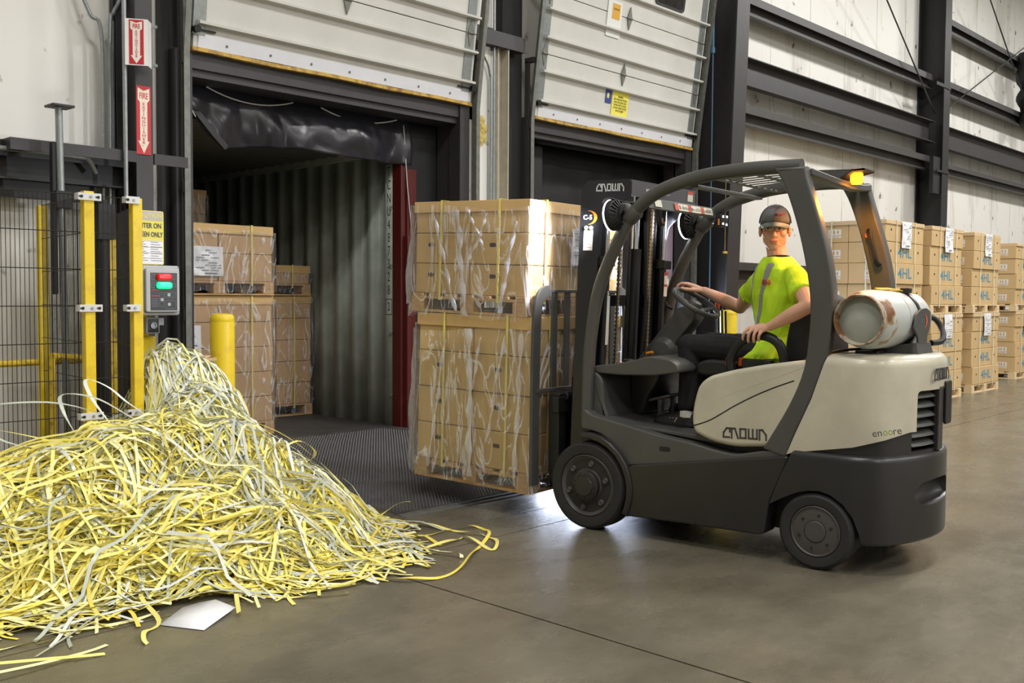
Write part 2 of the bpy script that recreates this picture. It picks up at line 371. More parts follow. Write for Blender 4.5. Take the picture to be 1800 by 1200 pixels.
# ------------------------------------------------------------------ steel frame
TR=[0]
def trim(mb,m,label,bevel=0.0,parent=None):
    TR[0]+=1; return struct(mb.build('trim_%d'%TR[0],m,smooth=False,bevel=bevel),label,'steelwork')
def cgirt(x0,x1,zt,h=0.21,y=7.2,lip=0.03):
    mb=MB(); d=WY-y
    mb.bb(x0,x1,y,y+0.012,zt-h*0.42,zt)                       # sloped looking front lip
    mb.bb(x0,x1,y+0.012,WY,zt-0.012,zt)
    mb.bb(x0,x1,y+0.10,y+0.112,zt-h,zt-0.012)
    mb.bb(x0,x1,y+0.02,y+0.10,zt-h,zt-h+0.012)
    return mb
for (a,b,zt,lab) in ((11.52,18.9,5.56,'upper dark wall girt in the bay right of the dock doors'),(19.22,33.9,5.57,'upper dark wall girt in the far right bay'),
    (11.52,18.85,4.06,'lower dark wall girt in the bay right of the dock doors'),(11.52,18.9,1.90,'low dark girt behind the forklift driver'),
    (19.22,33.9,6.75,'highest dark girt in the far right bay'),(-11,3.44,2.45,'dark wall girt behind the mesh fence')):
    trim(cgirt(a,b,zt,0.26),'steel_girt' if a>0 else 'steel_black',lab)
def ibeam_h(x0,x1,zt,h,y,d=0.2):
    mb=MB(); mb.bb(x0,x1,y,y+d,zt-0.015,zt); mb.bb(x0,x1,y,y+d,zt-h,zt-h+0.015); mb.bb(x0,x1,y+d/2-0.008,y+d/2+0.008,zt-h,zt); return mb
def chan_h(x0,x1,zt,h,y,d=0.12):
    mb=MB(); mb.bb(x0,x1,y-d,y+0.012,zt-0.014,zt); mb.bb(x0,x1,y-d,y+0.012,zt-h,zt-h+0.014); mb.bb(x0,x1,y,y+0.012,zt-h,zt); return mb
trim(chan_h(11.52,18.85,4.69,0.39,7.24),'steel_dark','deep grey channel beam in the bay right of the dock doors')
trim(chan_h(19.25,33.9,4.68,0.42,7.24),'steel_dark','deep grey channel beam in the far right bay')
trim(cgirt(19.25,33.9,4.02,0.20,7.25),'steel_girt','shadowed girt under the far right channel beam')
def column(x0,x1,yf,yb,wt=0.014,yt=None):
    mb=MB(); xm=(x0+x1)/2; yt=yf if yt is None else yt
    def slab(xa,xb,yA,yB,yA2,yB2):
        mb.loft([[(xa,yA,0),(xb,yA,0),(xb,yB,0),(xa,yB,0)],[(xa,yA2,8.95),(xb,yA2,8.95),(xb,yB2,8.95),(xa,yB2,8.95)]])
    slab(x0,x1,yf,yf+0.016,yt,yt+0.016); slab(x0,x1,yb-0.016,yb,yb-0.016,yb); slab(xm-wt/2,xm+wt/2,yf+0.016,yb-0.016,yt+0.016,yb-0.016)
    return mb
trim(column(11.20,11.50,6.88,7.48,yt=6.62),'steel_dark','big tapered grey column right of the second dock door')
mb=column(18.9,19.2,7.0,7.48); mb.bb(18.55,18.9,7.03,7.10,3.35,4.02); mb.bb(18.6,19.2,6.98,7.0,3.74,3.78); mb.bb(18.5,19.2,6.985,7.0,5.30,5.36)
trim(mb,'steel_black','dark column between the two right wall bays')
mb=column(3.44,3.57,7.08,7.40); trim(mb,'steel_dark','slim grey column carrying the red fire extinguisher signs')
mb=MB(); mb.bb(2.55,3.43,7.055,7.075,2.37,2.45); mb.bb(3.58,3.85,7.08,7.10,2.37,2.45); mb.bb(2.55,2.65,7.075,7.20,2.37,2.45)
trim(mb,'steel_dark','flat grey bar fixed across the column beside door 1')
mb=MB(); mb.bb(3.80,3.97,7.40,7.47,0,8.9); trim(mb,'steel_black','black steel upright in the gap left of the first dock door')
mb=MB(); mb.bb(3.43,3.61,7.41,7.47,0,8.9); trim(mb,'steel_black','black steel upright behind the conduits')
mb=MB(); mb.bb(0.5,3.25,7.33,7.40,2.08,2.34); trim(mb,'steel_black','black bar painting in the shadow under the left wall girt')  # dark box standing in for the shadow band below the girt
# dark gap and column between the two doors
mb=MB(); mb.bb(7.56,7.86,7.34,7.46,0,8.9); trim(mb,'steel_black','near-black steel column between the two dock doors')
mb=MB(); mb.bb(7.0,7.76,7.20,7.30,3.96,4.11); trim(mb,'steel_dark','short grey girt spanning between the two dock doors')
mb=MB(); mb.bb(7.05,7.42,7.30,7.40,0,3.93); mb.bb(7.05,7.42,7.30,7.40,4.16,8.9); trim(mb,'wall','white lining strip between the two dock doors')
mb=MB(); mb.bb(7.42,7.54,7.33,7.345,0,3.98); mb.bb(7.42,7.432,7.26,7.345,0,3.98); mb.bb(7.528,7.54,7.22,7.345,0,3.98)
mat('post_cream',(186,178,160),0.5,var=0.12,vscale=8); trim(mb,'post_cream','cream steel channel standing beside the white lining strip')
# dock opening frames
def dockframe(x0,x1,zt,lab):
    mb=MB()
    mb.bb(x0-0.12,x1+0.12,7.30,7.44,zt,zt+0.13); mb.bb(x0,x1,7.33,7.60,zt-0.06,zt)
    mb.bb(x0-0.14,x0,7.28,7.46,0,zt+0.13); mb.bb(x1-0.12,x1+0.01,7.28,7.46,0,zt+0.13)
    mb.bb(x0-0.02,x0,7.44,7.62,0,zt); mb.bb(x1-0.12,x1+0.02,7.44,7.62,0,zt)
    trim(mb,'steel_dark',lab)
dockframe(4.0,7.02,3.19,'dark steel frame around the first dock opening')
dockframe(8.0,11.02,3.19,'dark steel frame around the second dock opening')
# rod bracing on the right wall
def rod(name,a,b,r,label):
    mb=MB(); mb.tube([a,b],r,6); tag(mb.build(name,'steel_black'),label,'brace rod',group='wall bracing rods')
rod('brace_rod',(15.2,6.95,7.0),(18.9,7.16,4.85),0.013,'thin dark bracing rod slanting down to the far column')
rod('brace_rod',(19.2,7.0,5.0),(24.5,6.9,7.4),0.013,'thin dark bracing rod rising right from the far column')
rod('brace_rod',(20.8,6.9,7.4),(24.4,7.05,5.3),0.013,'thin dark bracing rod falling right in the last bay')
rod('brace_rod',(11.45,6.7,5.38),(14.0,6.95,6.7),0.013,'thin dark bracing rod rising from the big tapered column')
# dark bundled duct at the far top right
mb=MB(); mb.tube(spline([(23.9,7.1,6.75),(23.75,7.05,6.4),(23.95,7.05,6.1),(23.8,7.05,5.8),(24.0,7.05,5.55),(24.15,7.05,5.3)],4),[0.2,0.22,0.2,0.17,0.2,0.22,0.23,0.2,0.16,0.15,0.17,0.2,0.2,0.17,0.14,0.15,0.2,0.24,0.25,0.22,0.2][:21],10)
tag(mb.build('vent_duct','vinyl_deep'),'dark crumpled vent duct hanging high on the far right wall','duct')

# ------------------------------------------------------------------ overhead dock doors (kept raised on tracks that lean into the room)
TL=math.radians(7.5)
def door(num,x0,x1,ribs,seams,top,label):
    y0,z0=7.25,3.34
    Q=Matrix.Translation((0,y0,z0))@Matrix.Rotation(TL,4,'X')      # local: x along wall, z up the door, -y to the room
    root=thing('door_%d'%num,label,'door',kind='structure')
    b=[0]+seams+[top]
    for i in range(len(b)-1):
        mb=MB(); mb.box(((x0+x1)/2,0.025,(b[i]+b[i+1])/2),(x1-x0-0.02,0.05,b[i+1]-b[i]-0.008),M=Q); mb.build('door_section','door_white',root,bevel=0.004)
    for t in ribs:
        mb=MB(); mb.prism([(-0.055,-0.02),(-0.055,0.0),(0.0,0.012),(0,-0.03)],x0+0.03,x1-0.01,'X',M=Q@Matrix.Translation((0,0,t))); mb.build('strut','door_white',root)
    mb=MB(); mb.box(((x0+x1)/2,-0.004,0.06),(x1-x0-0.1,0.006,0.11),M=Q); mb.build('bottom_rail','door_strip',root)
    mb=MB(); mb.bar([Q@Vector((x,0.01+0.006*math.sin(x*3.1),-0.015+0.004*math.sin(x*5))) for x in [x0+(x1-x0)*i/16 for i in range(17)]],0.05,0.03); mb.build('bottom_seal','seal_yellow',root)
    for xs in (x0+0.05,x1-0.10):
        mb=MB(); mb.box((xs,-0.006,top/2+0.05),(0.11,0.008,top-0.1),M=Q); mb.build('end_stile','galv',root)
    for xs in (x0+0.02,x1-0.02):
        mb=MB(); mb.box((xs+ (0.07 if xs<x0+1 else -0.09),-0.015,0.14),(0.20,0.012,0.016),M=Q)
        mb.tube([Q@Vector((xs,-0.05,0.14)),Q@Vector((xs,0.05,0.14))],0.03,10); mb.build('bottom_roller','black_paint',root)
    for t in seams:
        for xs in ((x0+x1)/2-0.08,x0+0.06,x1-0.10):
            mb=MB(); mb.prism([(-0.045,0),(0,0.13),(0.045,0),(0,-0.13)],-0.016,-0.004,'Y',M=Q@Matrix.Translation((xs,0,t))); mb.tube([Q@Vector((xs-0.04,-0.018,t)),Q@Vector((xs+0.04,-0.018,t))],0.012,8)
            mb.build('hinge','galv_dull',root)
    for i in range(7):
        xs=x0+0.3+(x1-x0-0.6)*i/6; mb=MB(); mb.tube([Q@Vector((xs,-0.012,0.055)),Q@Vector((xs,-0.004,0.055))],0.011,8); mb.build('bolt','galv_dull',root)
    # tracks: vertical below, leaning above
    for xs,sg in ((x0-0.045,-1),(x1+0.045,1)):
        mb=MB()
        mb.bar([(xs,7.24,0.02),(xs,7.24,3.28),Q@Vector((xs,-0.01,0.3)),Q@Vector((xs,-0.01,top+0.5))],0.012,0.065,up=(0,1,0))
        mb.bar([(xs+sg*0.02,7.212,0.02),(xs+sg*0.02,7.212,3.28),Q@Vector((xs+sg*0.02,-0.04,0.3)),Q@Vector((xs+sg*0.02,-0.04,top+0.5))],0.045,0.008,up=(0,1,0))
        mb.build('track','galv_dull',root)
        mb=MB(); mb.bb(xs+sg*0.03,xs+sg*0.05,7.24,7.30,0,3.9)
        for zz in (1.2,2.2,3.2): mb.bb(min(xs,xs+sg*0.05),max(xs,xs+sg*0.05),7.225,7.235,zz,zz+0.10)
        yy=lambda t:(Q@Vector((0,0,t))).y
        for t in (0.55,1.5,2.4): mb.bb(min(xs,xs+sg*0.05),max(xs,xs+sg*0.05),yy(t),7.30,3.34+t,3.34+t+0.05)
        mb.build('track_angle','steel_girt',root)
    return root,Q
d1,Q1=door(1,3.98,7.02,[0.205,0.50,0.83,1.15,1.5],[0.665,1.31],1.95,'white sectional dock door raised above the open container')
d2,Q2=door(2,7.96,11.0,[0.18,0.49,0.845,1.14,1.545],[0.665,1.30],2.3,'white sectional dock door raised above the second dock, with yellow notice')
# window in the second door, plus its stickers
def onQ(Q,x,t,dy=-0.006): return Q@Vector((x,dy,t))
mat('window_dark',(46,44,44),0.15,var=0.3,vscale=8); mat('rubber',(26,26,27),0.6)
M=frame(onQ(Q2,10.15,1.72,-0.004),(1,0,0),Q2.to_3x3()@Vector((0,0,1)))
mb=panel2d(rp(rect(-0.30,-0.15,0.30,0.15),0.06),M,0.012); fr=mb.build('window_frame','rubber',d2)
mb=panel2d(rp(rect(-0.265,-0.118,0.265,0.118),0.05),M,0.016); mb.build('pane','window_dark',fr)
mat('notice_yellow',(232,222,90),0.5,col2=(205,190,80),vscale=60,cover=(0.55,0.6)); mat('notice_blue',(52,66,140),0.5); mat('clear_bag',(226,228,224),0.25); mat('tag_orange',(214,160,50),0.5)
vz=Q2.to_3x3()@Vector((0,0,1))
M=frame(onQ(Q2,9.40,0.325),(1,0,0),vz); mb=panel2d(rect(-0.155,-0.155,0.155,0.155),M,0.001); st=mb.build('notice','notice_yellow',d2,label='yellow printed notice')
text('lettering','WARNING\nKEEP HANDS AND FINGERS\nAWAY FROM JOINTS AND\nMOVING PARTS OF DOOR\nDO NOT OPERATE DOOR\nUNLESS TRAINED',0.032,'ink_black',st,M@Matrix.Translation((0,0,0.0015)),squash=0.62)
M=frame(onQ(Q2,9.175,0.385),(1,0,0),vz); mb=panel2d(rect(-0.055,-0.075,0.055,0.075),M,0.001); mb.build('sticker','notice_blue',d2,label='small blue maker sticker')
mb=panel2d(rp(rect(-0.03,-0.02,0.01,0.04),0.02),M,0.0016); mb.build('sticker_mark','notice_yellow',d2)
M=frame(onQ(Q2,9.12,1.24),(1,0,0),vz); mb=panel2d(rp(rect(-0.13,-0.2,0.13,0.2),0.02),M,0.004); bag=mb.build('clear_pouch','clear_bag',d2,label='clear plastic pouch taped to the door')
mb=panel2d(rect(-0.05,-0.0,0.09,0.17),M@Matrix.Translation((0,0,0.005)),0.001); mb.build('orange_tag','tag_orange',bag)
text('lettering','CAUTION',0.03,'ink_black',bag,M@Matrix.Translation((0.02,0.11,0.0065)),squash=0.8)

# ------------------------------------------------------------------ torn curtain and side pads at the first dock
def cloth(name,x0,x1,topz,botf,y,mtl,label,cat,amp=0.05,nx=60,nz=14,seed=1,parent=None,skew=0):
    vs=[];fs=[]
    for i in range(nx+1):
        u=i/nx; x=x0+(x1-x0)*u; tz=topz(u); bz=botf(u)
        for j in range(nz+1):
            v=j/nz; z=tz+(bz-tz)*v
            n=noise.noise((x*1.6+seed,z*1.2,seed*3.3))*1.0+0.5*noise.noise((x*4.2,z*2.0+seed,1.7))+0.55*abs(noise.noise((x*3.1+z*2.2,z*2.6-x*1.5,seed+9)))
            vs.append((x,y-amp*(0.25+v)*(1.0+1.3*n)-0.10*math.sin(v*PI)*skew,z))
    for i in range(nx):
        for j in range(nz):
            a=i*(nz+1)+j; fs.append((a,a+1,a+nz+2,a+nz+1))
    mb=MB(); mb.add(vs,fs); o=mb.build(name,mtl,parent,angle=80)
    so=o.modifiers.new('thick','SOLIDIFY'); so.thickness=0.004
    if label: tag(o,label,cat)
    return o
def bot1(u):
    if u<0.10: return 2.80-1.6*u*0.9
    return 2.50+0.02*math.sin(u*9)-0.0*u - (0.06 if u<0.16 else 0.0)
cur=thing('dock_curtain','torn sagging black vinyl curtain hanging across the open dock','curtain')
cloth('curtain_sheet',4.02,6.52,lambda u:3.18,lambda u: 3.05-2.4*u if u<0.17 else 2.70-0.06*max(0,1-(u-.17)*9)+0.02*math.sin(u*14+1)*(1-u),7.70,'vinyl',None,None,0.085,110,26,2.0,cur,skew=0.6)
mb=MB(); mb.bar([(4.08,7.62,3.02),(4.22,7.60,2.90),(4.36,7.58,2.74),(4.47,7.58,2.64)],0.05,0.03,up=(0,1,0)); mb.build('torn_stay','steel_black',cur)
mb=MB()
for (a,b,s) in (((4.30,7.60,3.13),(5.15,7.60,3.12),0.075),((5.45,7.60,3.12),(6.35,7.60,3.125),0.075)):
    mb.tube([(a[0]+(b[0]-a[0])*t/10,a[1],a[2]+(b[2]-a[2])*t/10-s*4*(t/10)*(1-t/10)) for t in range(11)],0.006,6)
mb.tube(spline([(4.03,7.58,3.02),(4.12,7.56,2.95),(4.18,7.56,2.86)],4),0.005,6); mb.tube([(6.42,7.58,3.08),(6.46,7.57,2.5),(6.53,7.56,1.9)],0.005,6)
mb.build('rope','rope',cur)
pad=cloth('dock_side_pad',6.50,7.0,lambda u:3.14,lambda u:0.05,7.66,'vinyl_deep','black vinyl side pad between the container and the dock frame','dock pad',0.03,14,30,5.0)
pad2=cloth('dock_side_pad',4.0,4.08,lambda u:3.14,lambda u:0.05,7.60,'vinyl_deep','narrow black vinyl side pad at the left edge of the open dock','dock pad',0.02,6,30,7.0)
sh1=thing('dock_shelter','black panels added to block daylight leaking around the container end','dock shelter')  # head and side panels added to stop light leaking round the container
mb=MB(); mb.bb(3.85,7.2,7.76,7.84,2.92,3.45); mb.bb(3.85,7.2,7.6,7.84,3.36,3.45); mb.build('head_light_block','vinyl_deep',sh1,bevel=0.01)
mb=MB(); mb.bb(6.56,7.2,7.76,7.84,-0.5,2.92); mb.bb(7.1,7.2,7.6,7.84,-0.5,3.4); mb.build('side_pad','vinyl_deep',sh1,bevel=0.01)
mb=MB(); mb.bb(3.7,4.04,7.76,7.84,-0.5,2.92); mb.bb(3.75,3.9,7.6,7.84,-0.5,3.4); mb.build('side_pad','vinyl_deep',sh1,bevel=0.01)
# second dock: header curtain and pads, open below to daylight
t2=thing('dock_shelter','black vinyl dock shelter filling the second dock opening','dock shelter')
cloth('header_curtain',8.02,11.0,lambda u:3.16,lambda u:1.25+0.05*math.sin(u*11),7.78,'vinyl_deep',None,None,0.05,50,16,9.0,t2)
mb=MB(); mb.bb(7.9,11.15,7.84,7.92,1.30,3.45); mb.bb(7.9,11.15,7.62,7.92,3.40,3.45); mb.bb(11.02,11.15,7.46,7.92,-0.4,3.45); mb.build('back_panel','vinyl_deep',t2)  # slab at the right side added to block a light leak
mb=MB(); mb.bb(8.02,8.40,7.50,7.75,0.0,3.1); mb.build('side_pad','vinyl_deep',t2,bevel=0.03)
mat('pad_lit_mauve',(150,134,150),0.55,var=0.08,vscale=6)  # black vinyl with the mauve light on it put into the colour
mb=MB(); mb.prism([(10.69,0.0),(11.0,0.0),(11.0,2.64),(10.69,2.56)],7.46,7.74,'Y'); mb.build('side_pad','pad_lit_mauve',t2,bevel=0.02,label='black vinyl right side pad with mauve-grey light painted into its colour')
mb=MB(); mb.bb(8.02,11.0,7.40,7.46,3.13,3.19); mb.build('head_strip','pad_lit_mauve',t2,bevel=0.01)  # lintel strip in the same painted-light colour
mb=MB(); mb.bb(10.56,10.78,7.435,7.445,1.55,1.65); mb.build('white_card','white_paint',t2)
# ------------------------------------------------------------------ shipping container at the first dock
mat('container_wall',(176,184,176),0.5,0,col2=(140,148,140),vscale=2.2,cover=(0.35,0.7),bump=0.05,bscale=20)
mat('container_red',(80,16,11),0.5,0,col2=(98,34,27),vscale=3,cover=(0.55,0.8))
mat('container_roof',(84,86,80),0.6); mat('container_floor',(64,62,60),0.6,0,var=0.25,vscale=5)
mat('container_stencil',(52,54,52),0.6)
cont=thing('shipping_container','grey corrugated shipping container backed onto the open dock','container',(0,0,0))
CX0,CX1,CY0,CY1,CZ0,CZ1=4.08,6.42,7.64,13.5,0.10,2.86
mb=MB(); prof=[]; y=CY0+0.22; k=0
prof=[(CY0,0.0),(CY0+0.20,0.0)]
while y<CY1-0.3:
    prof+= [(y,0.0),(y+0.05,0.036),(y+0.15,0.036),(y+0.20,0.0)]; y+=0.275
prof.append((CY1,0.0))
def wallstrip(xb,sg):
    mb=MB(); vs=[];fs=[]
    for (yy,d) in prof: vs += [(xb+sg*d,yy,CZ0),(xb+sg*d,yy,CZ1)]
    for i in range(len(prof)-1): fs.append((2*i,2*i+2,2*i+3,2*i+1))
    mb.add(vs,fs); return mb
o=wallstrip(CX1,1).build('side_wall','container_wall',cont,angle=20); m_=o.modifiers.new('t','SOLIDIFY'); m_.thickness=0.003
o=wallstrip(CX0,-1).build('side_wall','container_wall',cont,angle=20); m_=o.modifiers.new('t','SOLIDIFY'); m_.thickness=0.003
mb=MB(); mb.bb(CX0,CX1,CY1,CY1+0.03,CZ0,CZ1); mb.build('end_wall','container_wall',cont)
mb=MB(); vs=[];fs=[]; y=CY0; i=0
pr=[]
while y<CY1: pr+=[(y,0),(y+0.05,0.02),(y+0.12,0.02),(y+0.17,0)]; y+=0.2
for (yy,d) in pr: vs+=[(CX0-0.03,yy,CZ1+d),(CX1+0.03,yy,CZ1+d)]
for i in range(len(pr)-1): fs.append((2*i,2*i+1,2*i+3,2*i+2))
mb.add(vs,fs); mb.bb(CX0-0.05,CX1+0.05,CY0,CY1,CZ1+0.03,CZ1+0.05); mb.build('roof_sheet','container_roof',cont,angle=20)
mb=MB(); mb.bb(CX0-0.04,CX1+0.04,CY0-0.02,CY1,CZ0-0.12,CZ0); mb.build('floor_boards','container_floor',cont)
mb=MB(); mb.bb(CX1-0.01,CX1+0.05,CY0-0.035,CY0+0.10,CZ0,CZ1); mb.bb(CX1+0.05,CX1+0.17,CY0-0.06,CY0-0.0,CZ0-0.1,2.66); mb.bb(CX1+0.02,CX1+0.07,CY0-0.10,CY0-0.03,CZ0,2.0)
mb.build('corner_post','container_red',cont,bevel=0.006,label='dark red door corner post')
mb=MB(); mb.bb(CX0-0.10,CX0+0.005,CY0-0.06,CY0+0.05,CZ0-0.1,CZ1+0.1); mb.build('corner_post','container_red',cont,bevel=0.006)
mb=MB(); mb.bb(CX0-0.06,CX0+0.04,CY0,CY1,CZ1-0.05,CZ1+0.05); mb.bb(CX1-0.04,CX1+0.06,CY0,CY1,CZ1-0.05,CZ1+0.05); mb.bb(CX0-0.06,CX1+0.06,CY1,CY1+0.05,CZ0-0.1,CZ1+0.1); mb.build('roof_leak_seal','container_wall',cont)  # boxes along the roof edges added to seal out light leaks
for z in (1.05,1.72,0.42,2.3):
    mb=MB(); mb.tube([(CX1-0.002,7.735,z),(CX1-0.03,7.74,z-0.01),(CX1-0.03,7.76,z-0.04),(CX1-0.002,7.77,z-0.04)],0.006,6); mb.build('lashing_ring','galv_dull',cont)
M=frame((CX1-0.004,7.80,2.05),(0,-1,0),(0,0,1)); text('stencil_letters','\n'.join('TCNU487328'),0.135,'container_stencil',cont,M,squash=0.62,bold=-0.001,line=0.97)
M=frame((CX1-0.004,7.80,1.295),(0,-1,0),(0,0,1)); text('stencil_letter','2',0.12,'container_stencil',cont,M,squash=0.55)
mb=MB()
for (a,b,c,d) in ((-0.05,-0.08,0.05,-0.074),(-0.05,0.074,0.05,0.08),(-0.05,-0.08,-0.044,0.08),(0.044,-0.08,0.05,0.08)): mb.prism(rect(a,b,c,d),0,0.001,'Z',M)
mb.build('stencil_box','container_stencil',cont)

# ------------------------------------------------------------------ dock leveller
mat('tread_steel',(86,85,86),0.42,0.35,var=0.25,vscale=6,rvar=0.1); mat('stud_worn_glint',(150,150,154),0.3,0.8)  # polished stud tops, paler to paint in the glint from beyond
mat('concrete_edge',(128,124,100),0.8,var=0.2,vscale=12)
lev=thing('dock_leveler','studded steel dock leveller ramp at the mouth of the container','dock leveler')
LX0,LX1=4.07,6.22
def levz(y): return 0.006+max(0,min(1,(y-4.86)/2.2))*0.115 if y<7.06 else 0.121-0.015*min(1,(y-7.06)/0.6)
mb=MB(); ys=[4.86,5.6,6.4,7.06,7.70]
vs=[];fs=[]
for y in ys: vs+=[(LX0,y,levz(y)),(LX1 if y<7 else 6.36,y,levz(y))]
for i in range(len(ys)-1): fs.append((2*i,2*i+1,2*i+3,2*i+2))
mb.add(vs,fs)
# raised studs of the tread pattern
sv=[];sf=[]
p=0.029; j=0; y=4.90
while y<7.6:
    x=LX0+0.03+(p/2 if j%2 else 0)
    while x<LX1-0.02:
        z=levz(y); k=len(sv)
        for a in range(6): sv.append((x+0.0085*math.cos(a*PI/3),y+0.0085*math.sin(a*PI/3),z))
        for a in range(6): sv.append((x+0.006*math.cos(a*PI/3),y+0.006*math.sin(a*PI/3),z+0.0035))
        for a in range(6): sf.append((k+a,k+(a+1)%6,k+6+(a+1)%6,k+6+a))
        sf.append(tuple(k+6+a for a in range(6))); x+=p
    y+=p*0.62; j+=1
nf=len(mb.f); mb.add(sv,sf); dk=mb.build('deck_plate','tread_steel',lev,smooth=False); dk.data.materials.append(MATS['stud_worn_glint'])
for i_,p_ in enumerate(dk.data.polygons):
    if len(p_.vertices)==6: p_.material_index=1
mb=MB(); mb.add([(LX0,4.86,levz(4.86)),(LX0,7.06,levz(7.06)),(LX0,7.06,-0.2),(LX0,4.86,-0.2)],[(0,1,2,3)]); mb.add([(LX1,4.86,levz(4.86)),(LX1,7.06,levz(7.06)),(LX1,7.06,-0.2),(LX1,4.86,-0.2)],[(0,1,2,3)])
mb.build('side_skirt','concrete_edge',lev)
mb=MB(); mb.bb(LX0-0.005,LX1+0.005,4.77,4.855,-0.05,0.004); mb.bb(LX0,LX1,4.835,4.855,0.0,0.010); mb.build('rear_hinge_frame','galv_dull',lev)

# ------------------------------------------------------------------ bollards
def bollard(x,y,r,h,label):
    mb=MB(); mb.lathe([(r,0),(r,h-0.07),(r*0.985,h-0.065),(r*0.98,h-0.055),(r,h-0.05),(r*0.97,h-0.025),(r*0.85,h-0.008),(r*0.5,h-0.001),(0.001,h)],'Z',32,Matrix.Translation((x,y,0)))
    tag(mb.build('bollard','safety_yellow'),label,'bollard',group='yellow steel bollards')
bollard(3.665,6.28,0.084,1.275,'yellow bollard standing in front of the container mouth, beside the strapping pile')
bollard(10.05,6.1,0.10,1.27,'yellow bollard seen behind the forklift steering wheel and driver')
mb=MB(); mb.tube([(10.0,6.95,0),(10.0,6.95,1.27)],0.02,10); mb.box((9.95,6.93,1.0),(0.05,0.05,0.5)); tag(mb.build('conduit_stub','galv'),'short grey conduit riser beside the yellow bollard behind the forklift','conduit')

# ------------------------------------------------------------------ conduits on the left wall
def conduit(pts,r,label,m='galv'):
    mb=MB(); mb.tube(pts,r,10); return tag(mb.build('conduit',m),label,'conduit',group='galvanised conduits beside the fire signs')
conduit(spline([(3.03,7.38,4.4),(3.14,7.38,3.74),(3.23,7.36,3.46),(3.306,7.34,3.32),(3.306,7.34,2.4),(3.296,7.34,0.3)],6),0.014,'leftmost galvanised conduit, bending left high up the wall')
conduit(spline([(3.57,7.38,4.2),(3.47,7.36,3.66),(3.40,7.34,3.50),(3.365,7.33,3.36),(3.357,7.33,2.4),(3.345,7.33,0.3)],6),0.014,'second galvanised conduit, bending right high up the wall')
conduit([(3.40,7.36,3.44),(3.395,7.36,2.40),(3.385,7.36,0.3)],0.012,'thin galvanised conduit tight behind the second conduit')
conduit([(3.330,7.03,5.2),(3.335,7.03,2.1)],0.016,'straight galvanised conduit just left of the fire extinguisher signs')
conduit(spline([(2.30,7.14,2.385),(3.00,7.14,2.375),(3.12,7.16,2.36),(3.19,7.2,2.28)],4),0.017,'horizontal galvanised conduit along the dark girt on the left')
conduit([(7.36,7.26,4.9),(7.36,7.26,0.5)],0.014,'straight conduit on the cream channel between the dock doors')
conduit(spline([(7.04,7.22,3.86),(7.12,7.23,3.87),(7.22,7.25,3.82),(7.30,7.26,3.68),(7.315,7.26,3.3),(7.315,7.26,0.5)],6),0.014,'hooked conduit bending left between the dock doors')
mat('air_blue',(70,110,140),0.4)
mb=MB(); mb.tube([(11.10,7.02,6.2),(11.10,7.02,4.55)],0.017,10); mb.tube([(11.10,7.02,4.60),(11.10,7.02,4.53)],0.028,10); mb.tube([(11.10,7.02,4.53),(11.10,7.02,1.2)],0.008,8)
tag(mb.build('air_pipe','air_blue'),'thin blue air pipe dropping beside the second dock door','pipe')
mb=MB()
for k in range(26):
    a=k*2.4; r=0.015+0.035*((k*37)%10)/10; mb.lathe([(0.001,-0.03),(0.03+0.01*(k%3),-0.01),(0.03,0.02),(0.001,0.035)],'Y',8,Matrix.Translation((7.19+1.7*r*math.cos(a)*0.9,7.295,3.08+3.2*r*math.sin(a))))
tag(mb.build('foam_patch','foam'),'yellow expanding foam blob on the white strip between the doors','foam')

# ------------------------------------------------------------------ fire extinguisher signs
def arrow_sign(parent,M,w,h,worn,fs):
    """red field with a white arrow pointing down, red letters"""
    mb=panel2d(rect(-w/2,-h/2,w/2,h/2),M,0.001); mb.build('red_field','sign_red',parent)
    a=w*0.40; b=w*0.25; t=h/2
    poly=[(-a,t*0.94),(0,t*0.86),(a,t*0.94),(a,t*0.60),(b,t*0.52),(b,-t*0.62),(a*0.98,-t*0.60),(0,-t*0.97),(-a*0.98,-t*0.60),(-b,-t*0.62),(-b,t*0.52),(-a,t*0.60)]
    mb=panel2d(poly,M,0.0016); mb.build('white_arrow','worn_white' if worn else 'sign_white',parent)
    M2=M@Matrix.Translation((0,0,0.0018))
    text('lettering','FIRE',fs*1.25,'sign_red',parent,M2@Matrix.Translation((0,t*0.70,0)),squash=0.62,bold=0.001)
    sz=t*1.13/11*1.12; text('lettering','\n'.join('EXTINGUISHER'),sz,'sign_red',parent,M2@Matrix.Translation((0,t*0.47-t*1.13/2,0)),squash=1.35,bold=0.0004,line=(t*1.13/11)/sz)
s1=thing('fire_sign','white three-sided FIRE EXTINGUISHER sign with red arrow, higher of two','sign',(3.39,6.96,3.215),-0.55,group='fire extinguisher signs')
mb=MB(); mb.bb(-0.078,0.078,-0.004,0.0,-0.165,0.165); mb.loft([[(0.078,-0.004,-0.165),(0.078,0,-0.165),(0.094,0.10,-0.165),(0.089,0.104,-0.165)],[(0.078,-0.004,0.165),(0.078,0,0.165),(0.094,0.10,0.165),(0.089,0.104,0.165)]])
mb.build('folded_panel','white_paint',s1)
arrow_sign(s1,frame((0,-0.005,0),(1,0,0),(0,0,1)),0.10,0.315,False,0.036)
for z in (0.14,-0.14):
    mb=MB(); mb.bb(0.08,0.135,0.095,0.10,z-0.012,z+0.012); mb.tube([(0.125,0.085,z),(0.125,0.095,z)],0.012,8); mb.build('clip','galv',s1)
s2=thing('fire_sign','worn red FIRE EXTINGUISHER arrow sign on the column, lower of two','sign',(3.495,7.074,2.685),0,group='fire extinguisher signs')
arrow_sign(s2,frame((0,0,0),(1,0,0),(0,0,1)),0.112,0.50,True,0.048)

